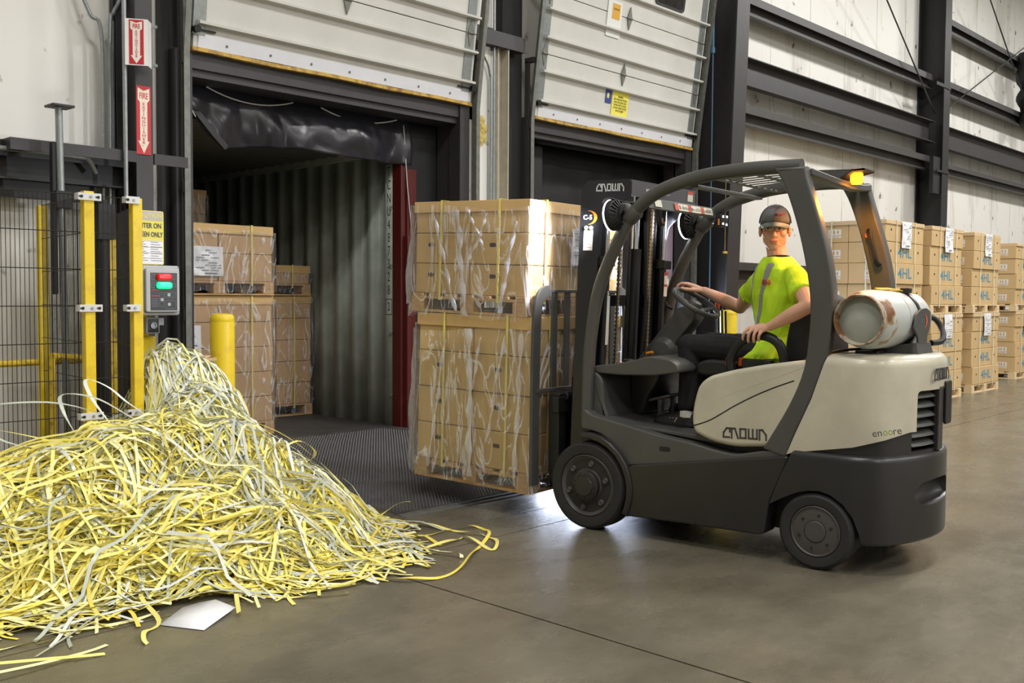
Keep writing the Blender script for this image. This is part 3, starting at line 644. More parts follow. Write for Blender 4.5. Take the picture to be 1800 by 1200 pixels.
# ------------------------------------------------------------------ caution board, dock control box, push button
mat('sign_grey',(176,172,178),0.35); mat('caution_yellow',(222,208,60),0.35); mat('paper',(238,239,243),0.5); mat('box_grey',(176,178,178),0.45,var=0.03,vscale=8); mat('panel_black',(44,45,50),0.4)
mat('lamp_red',(190,20,30),0.2,emis=(255,20,30),estr=0.35); mat('lamp_green',(30,220,130),0.2,emis=(30,255,140),estr=1.6); mat('key_grey',(170,172,175),0.4); mat('print_grey',(120,120,124),0.6)
cs=thing('caution_sign','yellow CAUTION enter on green only board above the dock control box','sign',(3.44,6.90,1.815))
M=frame((0,0,0),(1,0,0),(0,0,1))
mb=panel2d(rp(rect(-0.115,-0.195,0.112,0.195),0.015),M,0.003); mb.build('board','caution_yellow',cs)
M=frame((0,-0.0035,0),(1,0,0),(0,0,1))
mb=panel2d(rect(-0.108,0.125,0.104,0.188),M,0.001); mb.build('header_band','sign_grey',cs)
mb=panel2d(rect(-0.108,-0.19,0.104,-0.02),M,0.001); mb.build('paper_notice','paper',cs)
M2=M@Matrix.Translation((0,0,0.0015))
text('lettering','CAUTION',0.05,'caution_yellow',cs,M2@Matrix.Translation((0,0.157,0)),squash=0.85,bold=0.001)
text('lettering','ENTER ON',0.05,'panel_black',cs,M2@Matrix.Translation((0,0.085,0)),squash=0.78,bold=0.001)
text('lettering','GREEN ONLY',0.05,'panel_black',cs,M2@Matrix.Translation((0,0.022,0)),squash=0.68,bold=0.001)
mb=MB()
for yy in (-0.025,-0.07,-0.11,-0.15): mb.prism(rect(-0.10,yy,0.10,yy+0.002),0,0.0006,'Z',M2)
for i in range(9):
    for x0 in (-0.10,0.01): mb.prism(rect(x0,-0.035-0.0165*i,x0+0.06+0.028*((i*7)%3)/2,-0.031-0.0165*i),0,0.0005,'Z',M2)
mb.build('small_print','print_grey',cs)
bx=thing('dock_control_box','grey dock control box with red and glowing green lamps','control box',(3.425,6.70,1.432))
mb=MB(); mb.prism(rp(rect(-0.145,-0.178,0.145,0.178),0.02),0.0,0.10,'Y'); mb.build('enclosure','box_grey',bx,bevel=0.01)
mb=MB(); mb.prism(rp(rect(-0.128,-0.155,0.128,0.155),0.02),-0.035,0.0,'Y'); mb.build('lid','box_grey',bx,bevel=0.01)
M=frame((0,-0.036,0),(1,0,0),(0,0,1))
mb=panel2d(rect(-0.095,-0.14,0.105,0.125),M,0.0015); mb.build('face_panel','panel_black',bx)
for yy,m_,nm in ((0.095,'lamp_red','red_lamp'),(0.036,'lamp_green','green_lamp')):
    mb=MB(); mb.pillow(rp(rect(-0.052,yy-0.024,0.058,yy+0.024),0.024),-0.036,-0.066,0.012,3,'Y',ra=False); mb.build(nm,m_,bx)
mb=MB()
for (a,b) in ((0.04,-0.03),(-0.012,-0.065),(0.042,-0.098)): mb.prism(rect(a-0.011,b-0.011,a+0.011,b+0.011),0.0015,0.006,'Z',M)
mb.build('key_pad','key_grey',bx)
mb=MB()
for (a,b,c,d) in ((-0.09,0.0,-0.035,0.006),(-0.09,-0.042,-0.035,-0.035)): mb.prism(rect(a,b,c,d),0.0015,0.0022,'Z',M)
mb.build('red_print','sign_red',bx)
mb=MB()
for i in range(6): mb.prism(rect(-0.09,-0.06-i*0.011,-0.04,-0.057-i*0.011),0.0015,0.002,'Z',M)
for (x0,y0,x1,y1) in ((0.018,-0.05,0.095,-0.012),(-0.03,-0.115,0.006,-0.015),(0.018,-0.13,0.095,-0.07),(-0.09,0.075,-0.06,0.115),(-0.09,0.02,-0.065,0.055),(0.068,0.08,0.095,0.11),(0.07,0.025,0.095,0.05)):
    for q in ((x0,y0,x1,y0+0.002),(x0,y1-0.002,x1,y1),(x0,y0,x0+0.002,y1),(x1-0.002,y0,x1,y1)): mb.prism(rect(*q),0.0015,0.002,'Z',M)
mb.build('panel_print','print_grey',bx)
mb=MB()
for sx in (-0.135,0.135):
    for sz in (-0.168,0.168): mb.tube([(sx,-0.004,sz),(sx,0.001,sz)],0.005,8)
mb.build('screw','galv_dull',bx)
bt=thing('push_button_box','small grey push button box under the dock control box','button box',(3.415,6.80,1.18))
mb=MB(); mb.prism(rp(rect(-0.05,-0.058,0.05,0.058),0.008),0.0,0.07,'Y'); mb.bb(0.05,0.09,0.01,0.05,0.0,0.055); mb.bb(-0.02,0.03,0.02,0.05,0.05,0.075); mb.build('housing','box_grey',bt,bevel=0.006)
M=frame((0,-0.001,0),(1,0,0),(0,0,1)); mb=panel2d(rect(-0.042,-0.05,0.042,0.05),M,0.001); mb.build('face_panel','panel_black',bt)
mb=MB(); mb.lathe([(0.024,0),(0.024,-0.012),(0.017,-0.012),(0.017,-0.004),(0.001,-0.004)],'Y',20); mb.build('button_ring','galv',bt)
# yellow post the controls are mounted on
mb=MB(); mb.bb(3.36,3.47,6.87,6.98,0,1.10); mb.bb(3.385,3.445,6.925,6.98,1.10,1.95); tag(mb.build('control_post','safety_yellow',bevel=0.008),'short yellow square post under the dock control box','post')

# ------------------------------------------------------------------ machine guard fence
mat('fence_wire',(44,42,42),0.5,0.2); mat('clamp_grey',(206,206,206),0.4)
fn=thing('mesh_fence','black wire mesh guard fence on yellow posts, far left','fence',(0,6.0,0))
PX=(2.603,2.905)
def fpost(x,y,h): 
    mb=MB(); mb.bb(x-0.032,x+0.032,y-0.028,y+0.028,0,h); mb.build('post','safety_yellow',fn,bevel=0.005)
fpost(PX[0],0,2.02); fpost(PX[1],0,2.0); fpost(2.72,0.98,2.0); fpost(3.22,0.98,1.94)
def fpanel(a,b,h=2.0,step=0.0255,z0=0.10):
    a=Vector(a);b=Vector(b); d=b-a; L=d.length; n=int(L/step); mb=MB()
    for i in range(n+1):
        p=a+d*i/n; mb.tube([(p.x,p.y,z0),(p.x,p.y,h)],0.0021,4,cap=False)
    dd=d.normalized(); nrm=Vector((-dd.y,dd.x))*0.004
    for z in [h-0.002-0.2225*k for k in range(9)]:
        mb.tube([(a.x+nrm.x,a.y+nrm.y,z),(b.x+nrm.x,b.y+nrm.y,z)],0.0028,4,cap=False)
    mb.build('mesh_panel','fence_wire',fn,smooth=False)
fpanel((1.2,0.03),(2.58,0.03)); fpanel((2.63,0.03),(2.88,0.03)); fpanel((2.62,0.06),(2.71,0.95)); fpanel((2.93,0.06),(3.2,0.95),1.96)
for x,w in ((PX[0],0.14),(PX[1]-0.035,0.09)):
    for z in (1.985,1.318,0.665):
        mb=MB(); mb.bb(x-w/2,x+w/2,-0.040,-0.030,z-0.022,z+0.022)
        for s in (-1,1): mb.bb(x+s*w/2-0.003,x+s*w/2+0.003,-0.030,0.01,z-0.02,z+0.02)
        c=mb.build('clamp','clamp_grey',fn,bevel=0.002)
        mb=MB()
        for s in ((-1,1) if w>0.1 else (-1,)):
            mb.lathe([(0.009,-0.0435),(0.009,-0.040),(0.001,-0.040)],'Y',10,Matrix.Translation((x+s*w*0.36,0,z))); mb.bb(x+s*w*0.36-0.016,x+s*w*0.36,-0.043,-0.040,z-0.004,z+0.004)
        mb.build('slot','ink_black',c)
        mb=MB(); mb.lathe([(0.008,-0.046),(0.008,-0.040),(0.001,-0.040)],'Y',8,Matrix.Translation((x+0.006,0,z))); mb.build('bolt','galv',c)
# yellow tube rail behind the fence
rl=MB()
mat('rail_yellow',(214,180,40),0.45,0,col2=(120,96,40),vscale=16,cover=(0.5,0.75))
rl.tube([(1.4,7.0,0.93),(3.16,7.0,0.94)],0.022,10); rl.tube([(2.62,6.6,1.0),(3.16,7.0,0.94)],0.022,10); rl.tube([(3.16,7.0,0.94),(3.16,7.0,0.0)],0.022,10); rl.tube([(2.62,6.6,1.0),(2.62,6.6,0.0)],0.022,10)
rl.tube([(2.62,6.6,0.42),(3.16,7.0,0.36)],0.022,10); rl.tube([(1.4,7.0,0.30),(2.62,6.6,0.34)],0.02,10)
tag(rl.build('guard_rail','rail_yellow'),'worn yellow tube rail behind the black mesh fence','railing')
# galvanised pole with a flat plate on top
pl=thing('plate_pole','grey pole topped with a flat dark plate behind the mesh fence','pole',(2.82,6.9,0))
mb=MB(); mb.tube([(0.025,0.0,0),(-0.012,0,2.66)],0.024,14); mb.build('pole','galv',pl)
mb=MB(); mb.prism(rp(rect(-0.08,-0.075,0.07,0.075),0.01),2.66,2.675,'Z'); mb.build('top_plate','steel_dark',pl,bevel=0.003)
mb=MB(); mb.bb(-0.06,-0.028,0.0,0.05,1.4,2.43); mb.bb(-0.05,0.06,-0.035,0.05,1.98,2.10); mb.build('tape_wrap','vinyl_deep',pl,bevel=0.008)
mb=MB(); mb.tube([(3.05,6.8,0),(3.05,6.8,2.05)],0.05,12); mb.bb(3.0,3.12,6.74,6.86,1.78,2.02)
tag(mb.build('padded_pipe','vinyl_deep'),'dark wrapped upright pipe standing inside the mesh fence','pipe')
mb=MB(); mb.bb(3.09,3.17,6.84,6.90,0,1.86); tag(mb.build('guard_post','rail_yellow',bevel=0.006),'amber yellow post standing inside the mesh fence','post')
# notices on the big tapered column
mb=MB(); mb.bb(11.25,11.33,6.855,6.862,1.25,1.62); tag(mb.build('column_notice','paper'),'white slip of paper hung on the big tapered column','notice')
mb=MB(); mb.box((11.2,6.84,1.99),(0.13,0.03,0.028)); mb.tube([(11.17,6.845,2.0),(11.17,6.845,2.9)],0.003,5); tag(mb.build('pull_handle','seal_yellow'),'small tan pull handle hung on a cord at the tapered column','handle')
# ------------------------------------------------------------------ strapped pallet loads
def carton_mat(name,c):
    mat(name,c,0.62,0,var=0.05,vscale=3.0,bump=0.04,bscale=8)
carton_mat('carton_tan',(200,168,112)); carton_mat('carton_tan_pale',(202,172,124)); carton_mat('carton_brown',(198,164,122)); carton_mat('lid_tan',(206,172,118)); carton_mat('lid_pale',(212,184,142))
mat('hole_dark',(52,40,28),0.8); mat('pallet_wood',(196,160,112),0.7,0,var=0.18,vscale=5,bump=0.1,bscale=30,stretch=(1,8,8)); mat('pallet_pale',(222,196,154),0.7,0,var=0.1,vscale=5,stretch=(1,8,8))
mat('strap_yellow',(228,216,120),0.35); mat('strap_white',(222,224,206),0.35); mat('print_blue',(82,136,160),0.6); mat('print_white',(226,226,224),0.6)
film_mat('film'); film_mat('film_bag',(222,228,246),0.18,4.0,0.8,0.25,0.30)
rnd=random.Random(4)
CM={}
def cached(key,fn):
    if key not in CM: CM[key]=fn()
    return CM[key]
def place(me,name,parent,bevel=0.0):
    o=bpy.data.objects.new(name,me); C.objects.link(o); o.parent=parent
    if bevel:
        b=o.modifiers.new('bevel','BEVEL'); b.width=bevel; b.segments=2; b.limit_method='ANGLE'; b.use_clamp_overlap=True
    return o
def mesh_of(mb,m):
    o=mb.build('tmp',m,smooth=False); me=o.data; bpy.data.objects.remove(o); return me
def pallet(parent,W,D,wood,h=0.125):
    mb=MB(); n=7
    for i in range(n):
        y=-D/2+0.05+(D-0.10)*i/(n-1); mb.bb(-W/2,W/2,y-0.045,y+0.045,h-0.018,h)
    for x in (-W/2+0.05,0,W/2-0.05): mb.bb(x-0.05,x+0.05,-D/2,D/2,h-0.036,h-0.018)
    p=place(mesh_of(mb,wood),'pallet',parent,0.002)
    bw=0.115
    bl=cached(('blk',wood,h),lambda: mesh_of(MB().bb(-bw/2,bw/2,-bw/2,bw/2,0.016,h-0.036),wood))
    for x in (-W/2+bw/2,0,W/2-bw/2):
        for y in (-D/2+bw/2,0,D/2-bw/2):
            b=place(bl,'block',p); b.location=(x,y,0)
    bx=cached(('bbx',wood,W),lambda: mesh_of(MB().bb(-W/2,W/2,-0.05,0.05,0,0.016),wood))
    by=cached(('bby',wood,D),lambda: mesh_of(MB().bb(-0.05,0.05,-D/2+0.1,D/2-0.1,0,0.016),wood))
    for y in (-D/2+0.05,0,D/2-0.05): b=place(bx,'bottom_board',p); b.location=(0,y,0)
    for x in (-W/2+0.05,W/2-0.05): b=place(by,'bottom_board',p); b.location=(x,0,0)
    return p
def hole_shape(u,v,w=0.055,h=0.026): return rp(rect(u-w/2,v-h/2,u+w/2,v+h/2),h*0.45,3)
def faceM(face,W,D):
    return {'L':frame((-W/2,0,0),(0,-1,0),(0,0,1)),'F':frame((0,-D/2,0),(1,0,0),(0,0,1)),'R':frame((W/2,0,0),(0,1,0),(0,0,1))}[face]
def load(label,cat,loc,rz=0,W=1.1,D=1.0,rows=4,rh=0.24,nx=2,ny=2,lid=0.075,group=None,wood='pallet_wood',carton='carton_tan',lidm='lid_tan',straps=(),strapm='strap_yellow',
         holes=None,film=None,tilt=0.0,parent=None,printf=None,twist=0.0,jit=0.004):
    root=thing('pallet_load',label,cat,loc,rz,group)
    if tilt: root.rotation_euler=(tilt,0,rz)
    h=0.125; pallet(root,W,D,wood,h)
    cw,cd=W-0.02,D-0.02; H=rows*rh
    dx,dy=cw/nx,cd/ny
    for k in range(rows):
        ox,oy=rnd.uniform(-jit,jit),rnd.uniform(-jit,jit)
        for i in range(nx):
            for j in range(ny):
                me=cached(('ct',round(dx,3),round(dy,3),round(rh,3),carton),lambda: mesh_of(MB().box((0,0,rh/2),(dx-0.006,dy-0.006,rh-0.004)),carton))
                c=place(me,'carton',root,0.006); c.location=(-cw/2+dx*(i+0.5)+ox+rnd.uniform(-.002,.002),-cd/2+dy*(j+0.5)+oy,h+k*rh)
                if holes:
                    for (face,ii,u,rws) in holes:
                        if k not in rws: continue
                        if face=='L' and i==0 and j==ii:
                            M=frame((-dx/2+0.003,0,rh*0.62),(0,-1,0),(0,0,1)); mb=panel2d(hole_shape(u,0),M,0.0016); mb.build('hand_hole','hole_dark',c,smooth=False)
                        if face=='F' and j==0 and i==ii:
                            M=frame((0,-dy/2+0.003,rh*0.5),(1,0,0),(0,0,1)); mb=panel2d(hole_shape(u,0,0.03,0.03),M,0.0016); mb.build('hand_hole','hole_dark',c,smooth=False)
                if printf: printf(c,i,j,k,dx,dy,rh)
    top=h+H
    if lid:
        mb=MB(); w2,d2=W/2-0.002,D/2-0.002
        mb.bb(-w2,w2,-d2,d2,top+0.002,top+0.008)
        for (a,b,c2,d3) in ((-w2,w2,-d2,-d2+0.006),(-w2,w2,d2-0.006,d2),(-w2,-w2+0.006,-d2,d2),(w2-0.006,w2,-d2,d2)): mb.bb(a,b,c2,d3,top-lid,top+0.004)
        mb.build('lid',lidm,root,bevel=0.003)
        top+=0.008
    for (ax,u) in straps:
        mb=MB(); e=0.006; z0=0.085
        if ax=='y': path=[(u,-D/2-e,z0),(u,-D/2-e,top+e),(u,D/2+e,top+e),(u,D/2+e,z0)]; wv=(1,0,0)
        else: path=[(-W/2-e,u,z0),(-W/2-e,u,top+e),(W/2+e,u,top+e),(W/2+e,u,z0)]; wv=(0,1,0)
        sw=0.0085
        for a,b in zip(path[:-1]+[path[-1]],path[1:]+[path[0]]):
            a=Vector(a);b=Vector(b); wvv=Vector(wv); d=(b-a).normalized(); nrm=d.cross(wvv)*0.0008
            mb.loft([[p+wvv*s1*sw+nrm*s2 for s1,s2 in ((-1,-1),(1,-1),(1,1),(-1,1))] for p in (a-d*0.001,b+d*0.001)])
        mb.build('strap',strapm,root,smooth=False)
    if film:
        z0,z1,bag,seed=film
        make_film(root,W,D,z0,z1(top) if callable(z1) else z1,bag,seed)
    root['top']=top
    return root
def make_film(root,W,D,z0,z1,bag,seed):
    """thin loose stretch film round the cartons, ruffled at top and bottom"""
    vs=[];fs=[]; per=[]; nu=26; nv=16
    w,d=W/2+0.010,D/2+0.010
    cs=[(-w,-d),(w,-d),(w,d),(-w,d)]
    for q in range(4):
        a=Vector(cs[q]);b=Vector(cs[(q+1)%4])
        for i in range(nu): per.append((a+(b-a)*i/nu, Vector((b.y-a.y,-(b.x-a.x))).normalized(), q, i/nu))
    n=len(per)
    for j in range(nv+1):
        v=j/nv
        for (p,nr,q,t) in per:
            z=z0+(z1-z0)*v
            k=noise.noise((p.x*3.0+seed,p.y*3.0,z*1.3)); k2=noise.noise((p.x*9+seed,p.y*9,z*3.0))
            off=0.006+0.012*abs(k)+0.006*abs(k2)
            if bag and q==bag[0] and bag[1]<=t<=bag[2]:
                tt=(t-bag[1])/(bag[2]-bag[1]); off+=bag[3]*math.sin(PI*min(1,max(0,tt)))*(0.55+0.45*math.sin(v*5+seed))*(0.5+0.5*v)
            edge=max(0,1-v*9); off+=edge*0.02*abs(k2)
            zz=z + (0.05*k*max(0,1-(1-v)*4) if v>0.75 else 0) + (0.05*k2*max(0,1-v*5) if v<0.2 else 0)
            vs.append((p.x+nr.x*off,p.y+nr.y*off,zz))
    for j in range(nv):
        for i in range(n):
            a=j*n+i; b=j*n+(i+1)%n; fs.append((a,b,b+n,a+n))
    mb=MB(); mb.add(vs,fs); return mb.build('stretch_film','film',root,angle=180)
def slip(root,M,w=0.2,h=0.25,pouch=True,name='shipping_label',seed=0):
    """paper slip in a pouch, printed lines"""
    r=random.Random(seed); n=8; vs=[];fs=[]
    for i in range(n+1):
        for j in range(n+1):
            x=-w/2+w*i/n; y=-h/2+h*j/n; vs.append(M@Vector((x,y,0.006+0.004*math.sin(i*0.8+j*0.9+seed)+(0.002*math.sin(j*1.6+seed)))))
    for i in range(n):
        for j in range(n): a=i*(n+1)+j; fs.append((a,a+n+1,a+n+2,a+1))
    mb=MB(); mb.add(vs,fs); o=mb.build(name,'paper',root,angle=180)
    mb=MB()
    for i in range(9):
        y=h*0.36-i*h*0.085; x=-w*0.40
        while x<w*0.35:
            l=r.uniform(0.02,0.06)*w/0.2
            if r.random()<0.55: mb.prism(rect(x,y,min(x+l,w*0.42),y+h*0.022),0.013,0.0136,'Z',M)
            x+=l+0.015
    mb.prism(rect(-w*0.1,-h*0.43,w*0.3,-h*0.395),0.013,0.0136,'Z',M)
    mb.build('print','print_grey',o,smooth=False); return o

# the two loads carried by the forklift
FO=Vector((5.3048,2.3957,0)); FH=math.atan2(0.0911,0.99584)
FM=Matrix.Translation(FO)@Matrix.Rotation(FH,4,'Z')
LW,LD=1.07,1.0
lc=FM@Vector((0,2.372,0.163))
A=load('lower film-wrapped carton stack on the forklift forks, four cartons high','pallet load',lc,FH,LW,LD,4,0.247,2,2,0.075,'loads on the forklift',straps=(('x',0.24),('x',-0.30),('y',-0.36),('y',0.30)),
    holes=(('L',0,-0.03,(0,1,2)),('L',1,-0.05,(0,1,2)),('L',0,0.03,(9,))),film=(0.02,1.03,(3,0.0,0.2,0.10),1.7),tilt=math.radians(1.2))
M=faceM('L',LW,LD)
topA=A['top']
lc2=FM@Vector((0,2.40,0.163+topA+0.004))
B=load('upper film-wrapped carton stack on the forklift, three cartons high','pallet load',lc2,FH,LW,LD,3,0.203,2,2,0.065,'loads on the forklift',straps=(('x',0.24),('x',-0.26),('y',-0.36),('y',0.30)),
    holes=(('L',0,-0.05,(0,1)),('L',1,-0.10,(0,1))),film=(-0.02,0.70,(3,0.0,0.15,0.03),5.1),tilt=math.radians(1.8))
slip(B,frame((0.02,-LD/2-0.012,0.46),(1,0,0),(0,0,1)),0.22,0.24,seed=3)
# clear bag corner hanging off the far side of the lower load
def bagflap(root,W,D,z0,z1,seed):
    vs=[];fs=[]; n=10; m=18
    for j in range(m+1):
        v=j/m; z=z0+(z1-z0)*v
        for i in range(n+1):
            u=i/n; a=u*PI; b=0.02+0.085*(0.55+0.45*math.sin(v*3.2+0.5))*(1-0.45*max(0,v-0.85)/0.15)
            x=-W/2-0.005+0.15*u-0.02*math.sin(a); y=D/2+b*math.sin(a)+0.02*noise.noise((u*3,v*6,seed))
            vs.append((x,y,z+0.02*noise.noise((u*4,seed,v*2))))
    for j in range(m):
        for i in range(n): a=j*(n+1)+i; fs.append((a,a+1,a+n+2,a+n+1))
    mb=MB(); mb.add(vs,fs); mb.build('bag_flap','film_bag',root,angle=180)
bagflap(A,LW,LD,0.02,1.05,2.0); bagflap(B,LW,LD,0.05,0.55,4.0)
# bunched folds of film running down the big face of each load
def folds(root,W,D,spec):
    for k,(y0,y1,za,zb,wd,sd) in enumerate(spec):
        pts=[];n=22
        for i in range(n+1):
            t=i/n; z=za+(zb-za)*t; y=y0+(y1-y0)*t+0.016*noise.noise((sd,z*5,1.3))+0.008*noise.noise((sd,z*14,4.1)); pts.append(Vector((-W/2-0.034-0.008*noise.noise((z*9,sd,2)),y,z)))
        V=[];F=[]
        for i,p in enumerate(pts):
            w=wd*(0.6+0.6*abs(noise.noise((sd+3,i*0.35,0)))); tw=0.010*math.sin(i*1.1+sd)
            V+=[(p.x+tw,p.y-w/2,p.z),(p.x-0.010,p.y,p.z),(p.x-tw,p.y+w/2,p.z)]
        for i in range(n): a=3*i; F+=[(a,a+1,a+4,a+3),(a+1,a+2,a+5,a+4)]
        mb=MB(); mb.add(V,F); mb.build('film_fold','film_bag',root,angle=180)
folds(A,LW,LD,[(-0.01,-0.03,1.03,0.06,0.06,1.1),(-0.10,-0.02,0.98,0.55,0.02,2.7),(0.20,0.34,0.95,0.08,0.025,3.9),(-0.30,-0.16,1.0,0.30,0.02,5.2),(-0.44,-0.40,1.02,0.05,0.04,6.4)])
folds(B,LW,LD,[(0.08,-0.01,0.68,-0.01,0.05,1.9),(0.30,0.06,0.66,0.02,0.03,4.4),(-0.02,-0.16,0.68,0.42,0.025,7.7),(0.16,-0.20,0.55,0.50,0.02,8.3),(-0.42,-0.30,0.60,0.02,0.04,9.1),(-0.18,-0.05,0.66,0.36,0.02,3.1)])
# film skirt hanging over the gap between the loads
# loads inside the container
def cload(label,x,y,z,rows,rh,W=1.13,D=1.1,dark=False,seed=1,**k):
    return load(label,'pallet load',(x,y,z),0,W,D,rows,rh,2,2,0.075,'loads inside the container',carton='carton_brown',lidm='lid_tan',straps=(('y',0.33),('y',-0.33),('x',0.0)),film=(0.03,lambda t:t-0.05,None,seed),**k)
cz=0.105
a1=cload('lower film-wrapped carton load in the container, behind the yellow bollard',4.67,8.60,cz,5,0.232,seed=2.2)
slip(a1,frame((-0.40,-0.56,0.80),(1,0,0),(0,0,1)),0.42,0.46,seed=5)
a2=cload('upper film-wrapped carton load with white label, near the container mouth',4.66,8.58,cz+a1['top']+0.004,2,0.25,seed=3.1)
slip(a2,frame((-0.12,-0.56,0.30),(1,0,0),(0,0,1)),0.30,0.26,seed=6)
b1=cload('lower film-wrapped carton load against the container side wall, set back',5.84,9.65,cz,5,0.232,seed=4.4)
slip(b1,frame((-0.47,-0.56,0.92),(1,0,0),(0,0,1)),0.2,0.26,seed=7)
b2=cload('low single-layer carton load on top of the set-back container load',5.80,9.62,cz+b1['top']+0.004,1,0.19,seed=5.6)
c1=cload('deep shadowed lower carton load behind the container front load',4.67,9.80,cz,5,0.232,seed=6.1)
c2=cload('deep shadowed tall carton load with green mark, rising above the front load',4.67,9.80,cz+c1['top']+0.004,4,0.232,seed=7.3)
mat('print_green',(30,110,70),0.6); mb=panel2d(rect(-0.055,-0.09,0.055,0.09),frame((-0.34,-0.552,0.88),(1,0,0),(0,0,1)),0.002); mb.build('green_mark','print_green',c2)
# stacks of loads on the floor along the right wall
def print4(c,i,j,k,dx,dy,rh):
    if j==0:
        mb=MB(); M=frame((0,-dy/2+0.003,rh*0.5),(1,0,0),(0,0,1))
        for u in (-dx*0.36,dx*0.36): mb.prism(hole_shape(u,0.02,0.035,0.03),0,0.0016,'Z',M)
        mb.build('hand_hole','hole_dark',c,smooth=False)
        if k<3 or TOPTXT[0]:
            o=place(cached(('4hl',round(dy,3),round(rh,3)),lambda: txtmesh('4HL',0.19,'print_blue',frame((0,-dy/2+0.002,rh*0.5),(1,0,0),(0,0,1)))),'lettering',c)
    if i==0:
        mb=MB(); M=frame((-dx/2+0.002,dy*(-0.12),rh*0.36),(0,-1,0),(0,0,1))
        mb.prism(rect(-0.085,0.0,0.085,0.075),0,0.001,'Z',M); mb.prism(rect(-0.085,-0.035,0.085,-0.012),0,0.001,'Z',M); pl=mb.build('white_print','print_white',c,smooth=False)
        mb=MB()
        for q in (-0.06,-0.02,0.03): mb.prism(rect(q,0.015,q+0.025,0.06),0.001,0.0014,'Z',M)
        mb.prism(rect(-0.07,-0.028,0.06,-0.02),0.001,0.0014,'Z',M); mb.build('print_marks','carton_brown',pl,smooth=False)
TOPTXT=[False]
def txtmesh(body,size,m,M,squash=1.35):
    o=text('tmp',body,size,m,None,M,squash=squash,bold=0.002); me=o.data; bpy.data.objects.remove(o); return me
def wload(label,x,y,z,rows,rh,W,D,seed,off=0.0,lab=0.0):
    r=load(label,'pallet load',(x,y,z),0,W,D,rows,rh,1,2,0.045,'white-strapped loads along the right wall',wood='pallet_pale',carton='carton_tan_pale',lidm='lid_pale',
         straps=(('y',-0.30),('y',0.30),('x',-0.25),('x',0.22)),strapm='strap_white',printf=print4,jit=0.014)
    slip(r,frame((lab,-D/2-0.006,0.125+rows*rh-0.165),(1,0,0),(0,0,1)),0.30,0.34,seed=seed); return r
rws=[('first',12.96,5.72,1.24,1.0),('second',14.42,5.81,1.20,1.2),('third',16.10,5.83,1.19,1.2),('fourth',19.50,6.25,1.22,1.2)]
names=['stack directly behind the propane tank','stack next right of the propane tank','stack standing alone right of the forklift grille','stack cut by the right picture edge']
for (nm,x,y,W,D),where in zip(rws,names):
    l1=wload('lower white-strapped 4HL carton load, '+where,x,y,0.0,4,0.267,W,D,len(where))
    l2=wload('upper white-strapped 4HL carton load, '+where,x-0.05,y,l1['top']+0.004,4,0.267,W,D,len(where)+3)
# ------------------------------------------------------------------ forklift truck (own frame: x across, y ahead, z up)
mat('truck_grey',(72,72,70),0.42,0,var=0.06,vscale=5,bump=0.03,bscale=120)
mat('truck_mid',(76,76,73),0.45,0,var=0.08,vscale=4,bump=0.04,bscale=140)
mat('truck_dark',(40,39,39),0.36,0,var=0.12,vscale=5,bump=0.03,bscale=90)
mat('truck_black',(20,20,21),0.5)
mat('truck_cream',(196,190,170),0.30,0,col2=(184,178,158),vscale=4,cover=(0.4,0.65),coat=0.15)
mat('mast_black',(30,30,34),0.30,0,var=0.1,vscale=6)
mat('cross_grey',(84,82,88),0.45,0,var=0.06,vscale=5); mat('tyre',(40,39,38),0.72,0,var=0.15,vscale=12)
mat('rim_grey',(74,72,70),0.5,0,var=0.08,vscale=6)
mat('chrome',(205,210,215),0.15,1.0)
mat('logo_light',(196,200,196),0.5); mat('logo_dark',(66,64,64),0.5); mat('logo_green',(130,160,60),0.5); mat('logo_orange',(232,150,50),0.5,emis=None)
mat('seat_black',(22,22,23),0.6,bump=0.1,bscale=150); mat('orange_plastic',(226,96,40),0.4); mat('orange_lever',(226,140,50),0.4)
def tank_material():
    m=bpy.data.materials.new('tank_paint'); m.use_nodes=True; nt=m.node_tree; N=nt.nodes; L=nt.links; b=N['Principled BSDF']
    tc=N.new('ShaderNodeTexCoord'); sp=N.new('ShaderNodeSeparateXYZ'); L.new(tc.outputs['Object'],sp.inputs[0])
    n=N.new('ShaderNodeTexNoise'); n.inputs['Scale'].default_value=9; n.inputs['Detail'].default_value=7; L.new(tc.outputs['Object'],n.inputs['Vector'])
    g=N.new('ShaderNodeMapRange'); g.inputs['From Min'].default_value=-0.36; g.inputs['From Max'].default_value=-0.47; g.inputs['To Min'].default_value=0.0; g.inputs['To Max'].default_value=0.20; L.new(sp.outputs['X'],g.inputs['Value'])
    ad=N.new('ShaderNodeMath'); L.new(n.outputs['Fac'],ad.inputs[0]); L.new(g.outputs['Result'],ad.inputs[1])
    r=N.new('ShaderNodeValToRGB'); e=r.color_ramp.elements; e[0].position=0.64; e[0].color=(*lin((190,194,190)),1); e[1].position=0.74; e[1].color=(*lin((118,74,42)),1)
    x=r.color_ramp.elements.new(0.68); x.color=(*lin((176,150,112)),1)
    L.new(ad.outputs[0],r.inputs['Fac']); L.new(r.outputs['Color'],b.inputs['Base Color']); b.inputs['Roughness'].default_value=0.38; MATS['tank_white']=m
tank_material(); mat('tank_rust',(176,168,148),0.6,0,col2=(120,78,46),vscale=14,cover=(0.46,0.58)); mat('tank_end',(160,164,154),0.5)
mat('beacon_amber',(255,160,30),0.2,emis=(255,150,30),estr=4.0); mat('lamp_ring',(255,255,255),0.2,emis=(236,238,255),estr=6.0); mat('warn_red',(196,80,62),0.5); mat('warn_cream',(206,202,182),0.5)
mat('mirror_glass',(190,185,170),0.05,1.0); mat('chain_steel',(150,138,120),0.35,0.8,var=0.3,vscale=60); mat('hose_black',(18,18,18),0.4)
fk=thing('forklift','grey and cream sit-down forklift carrying two stacked carton loads','forklift',FO,FH)
def both(fn):
    for sg in (-1,1): fn(sg)
def mir(poly): return poly
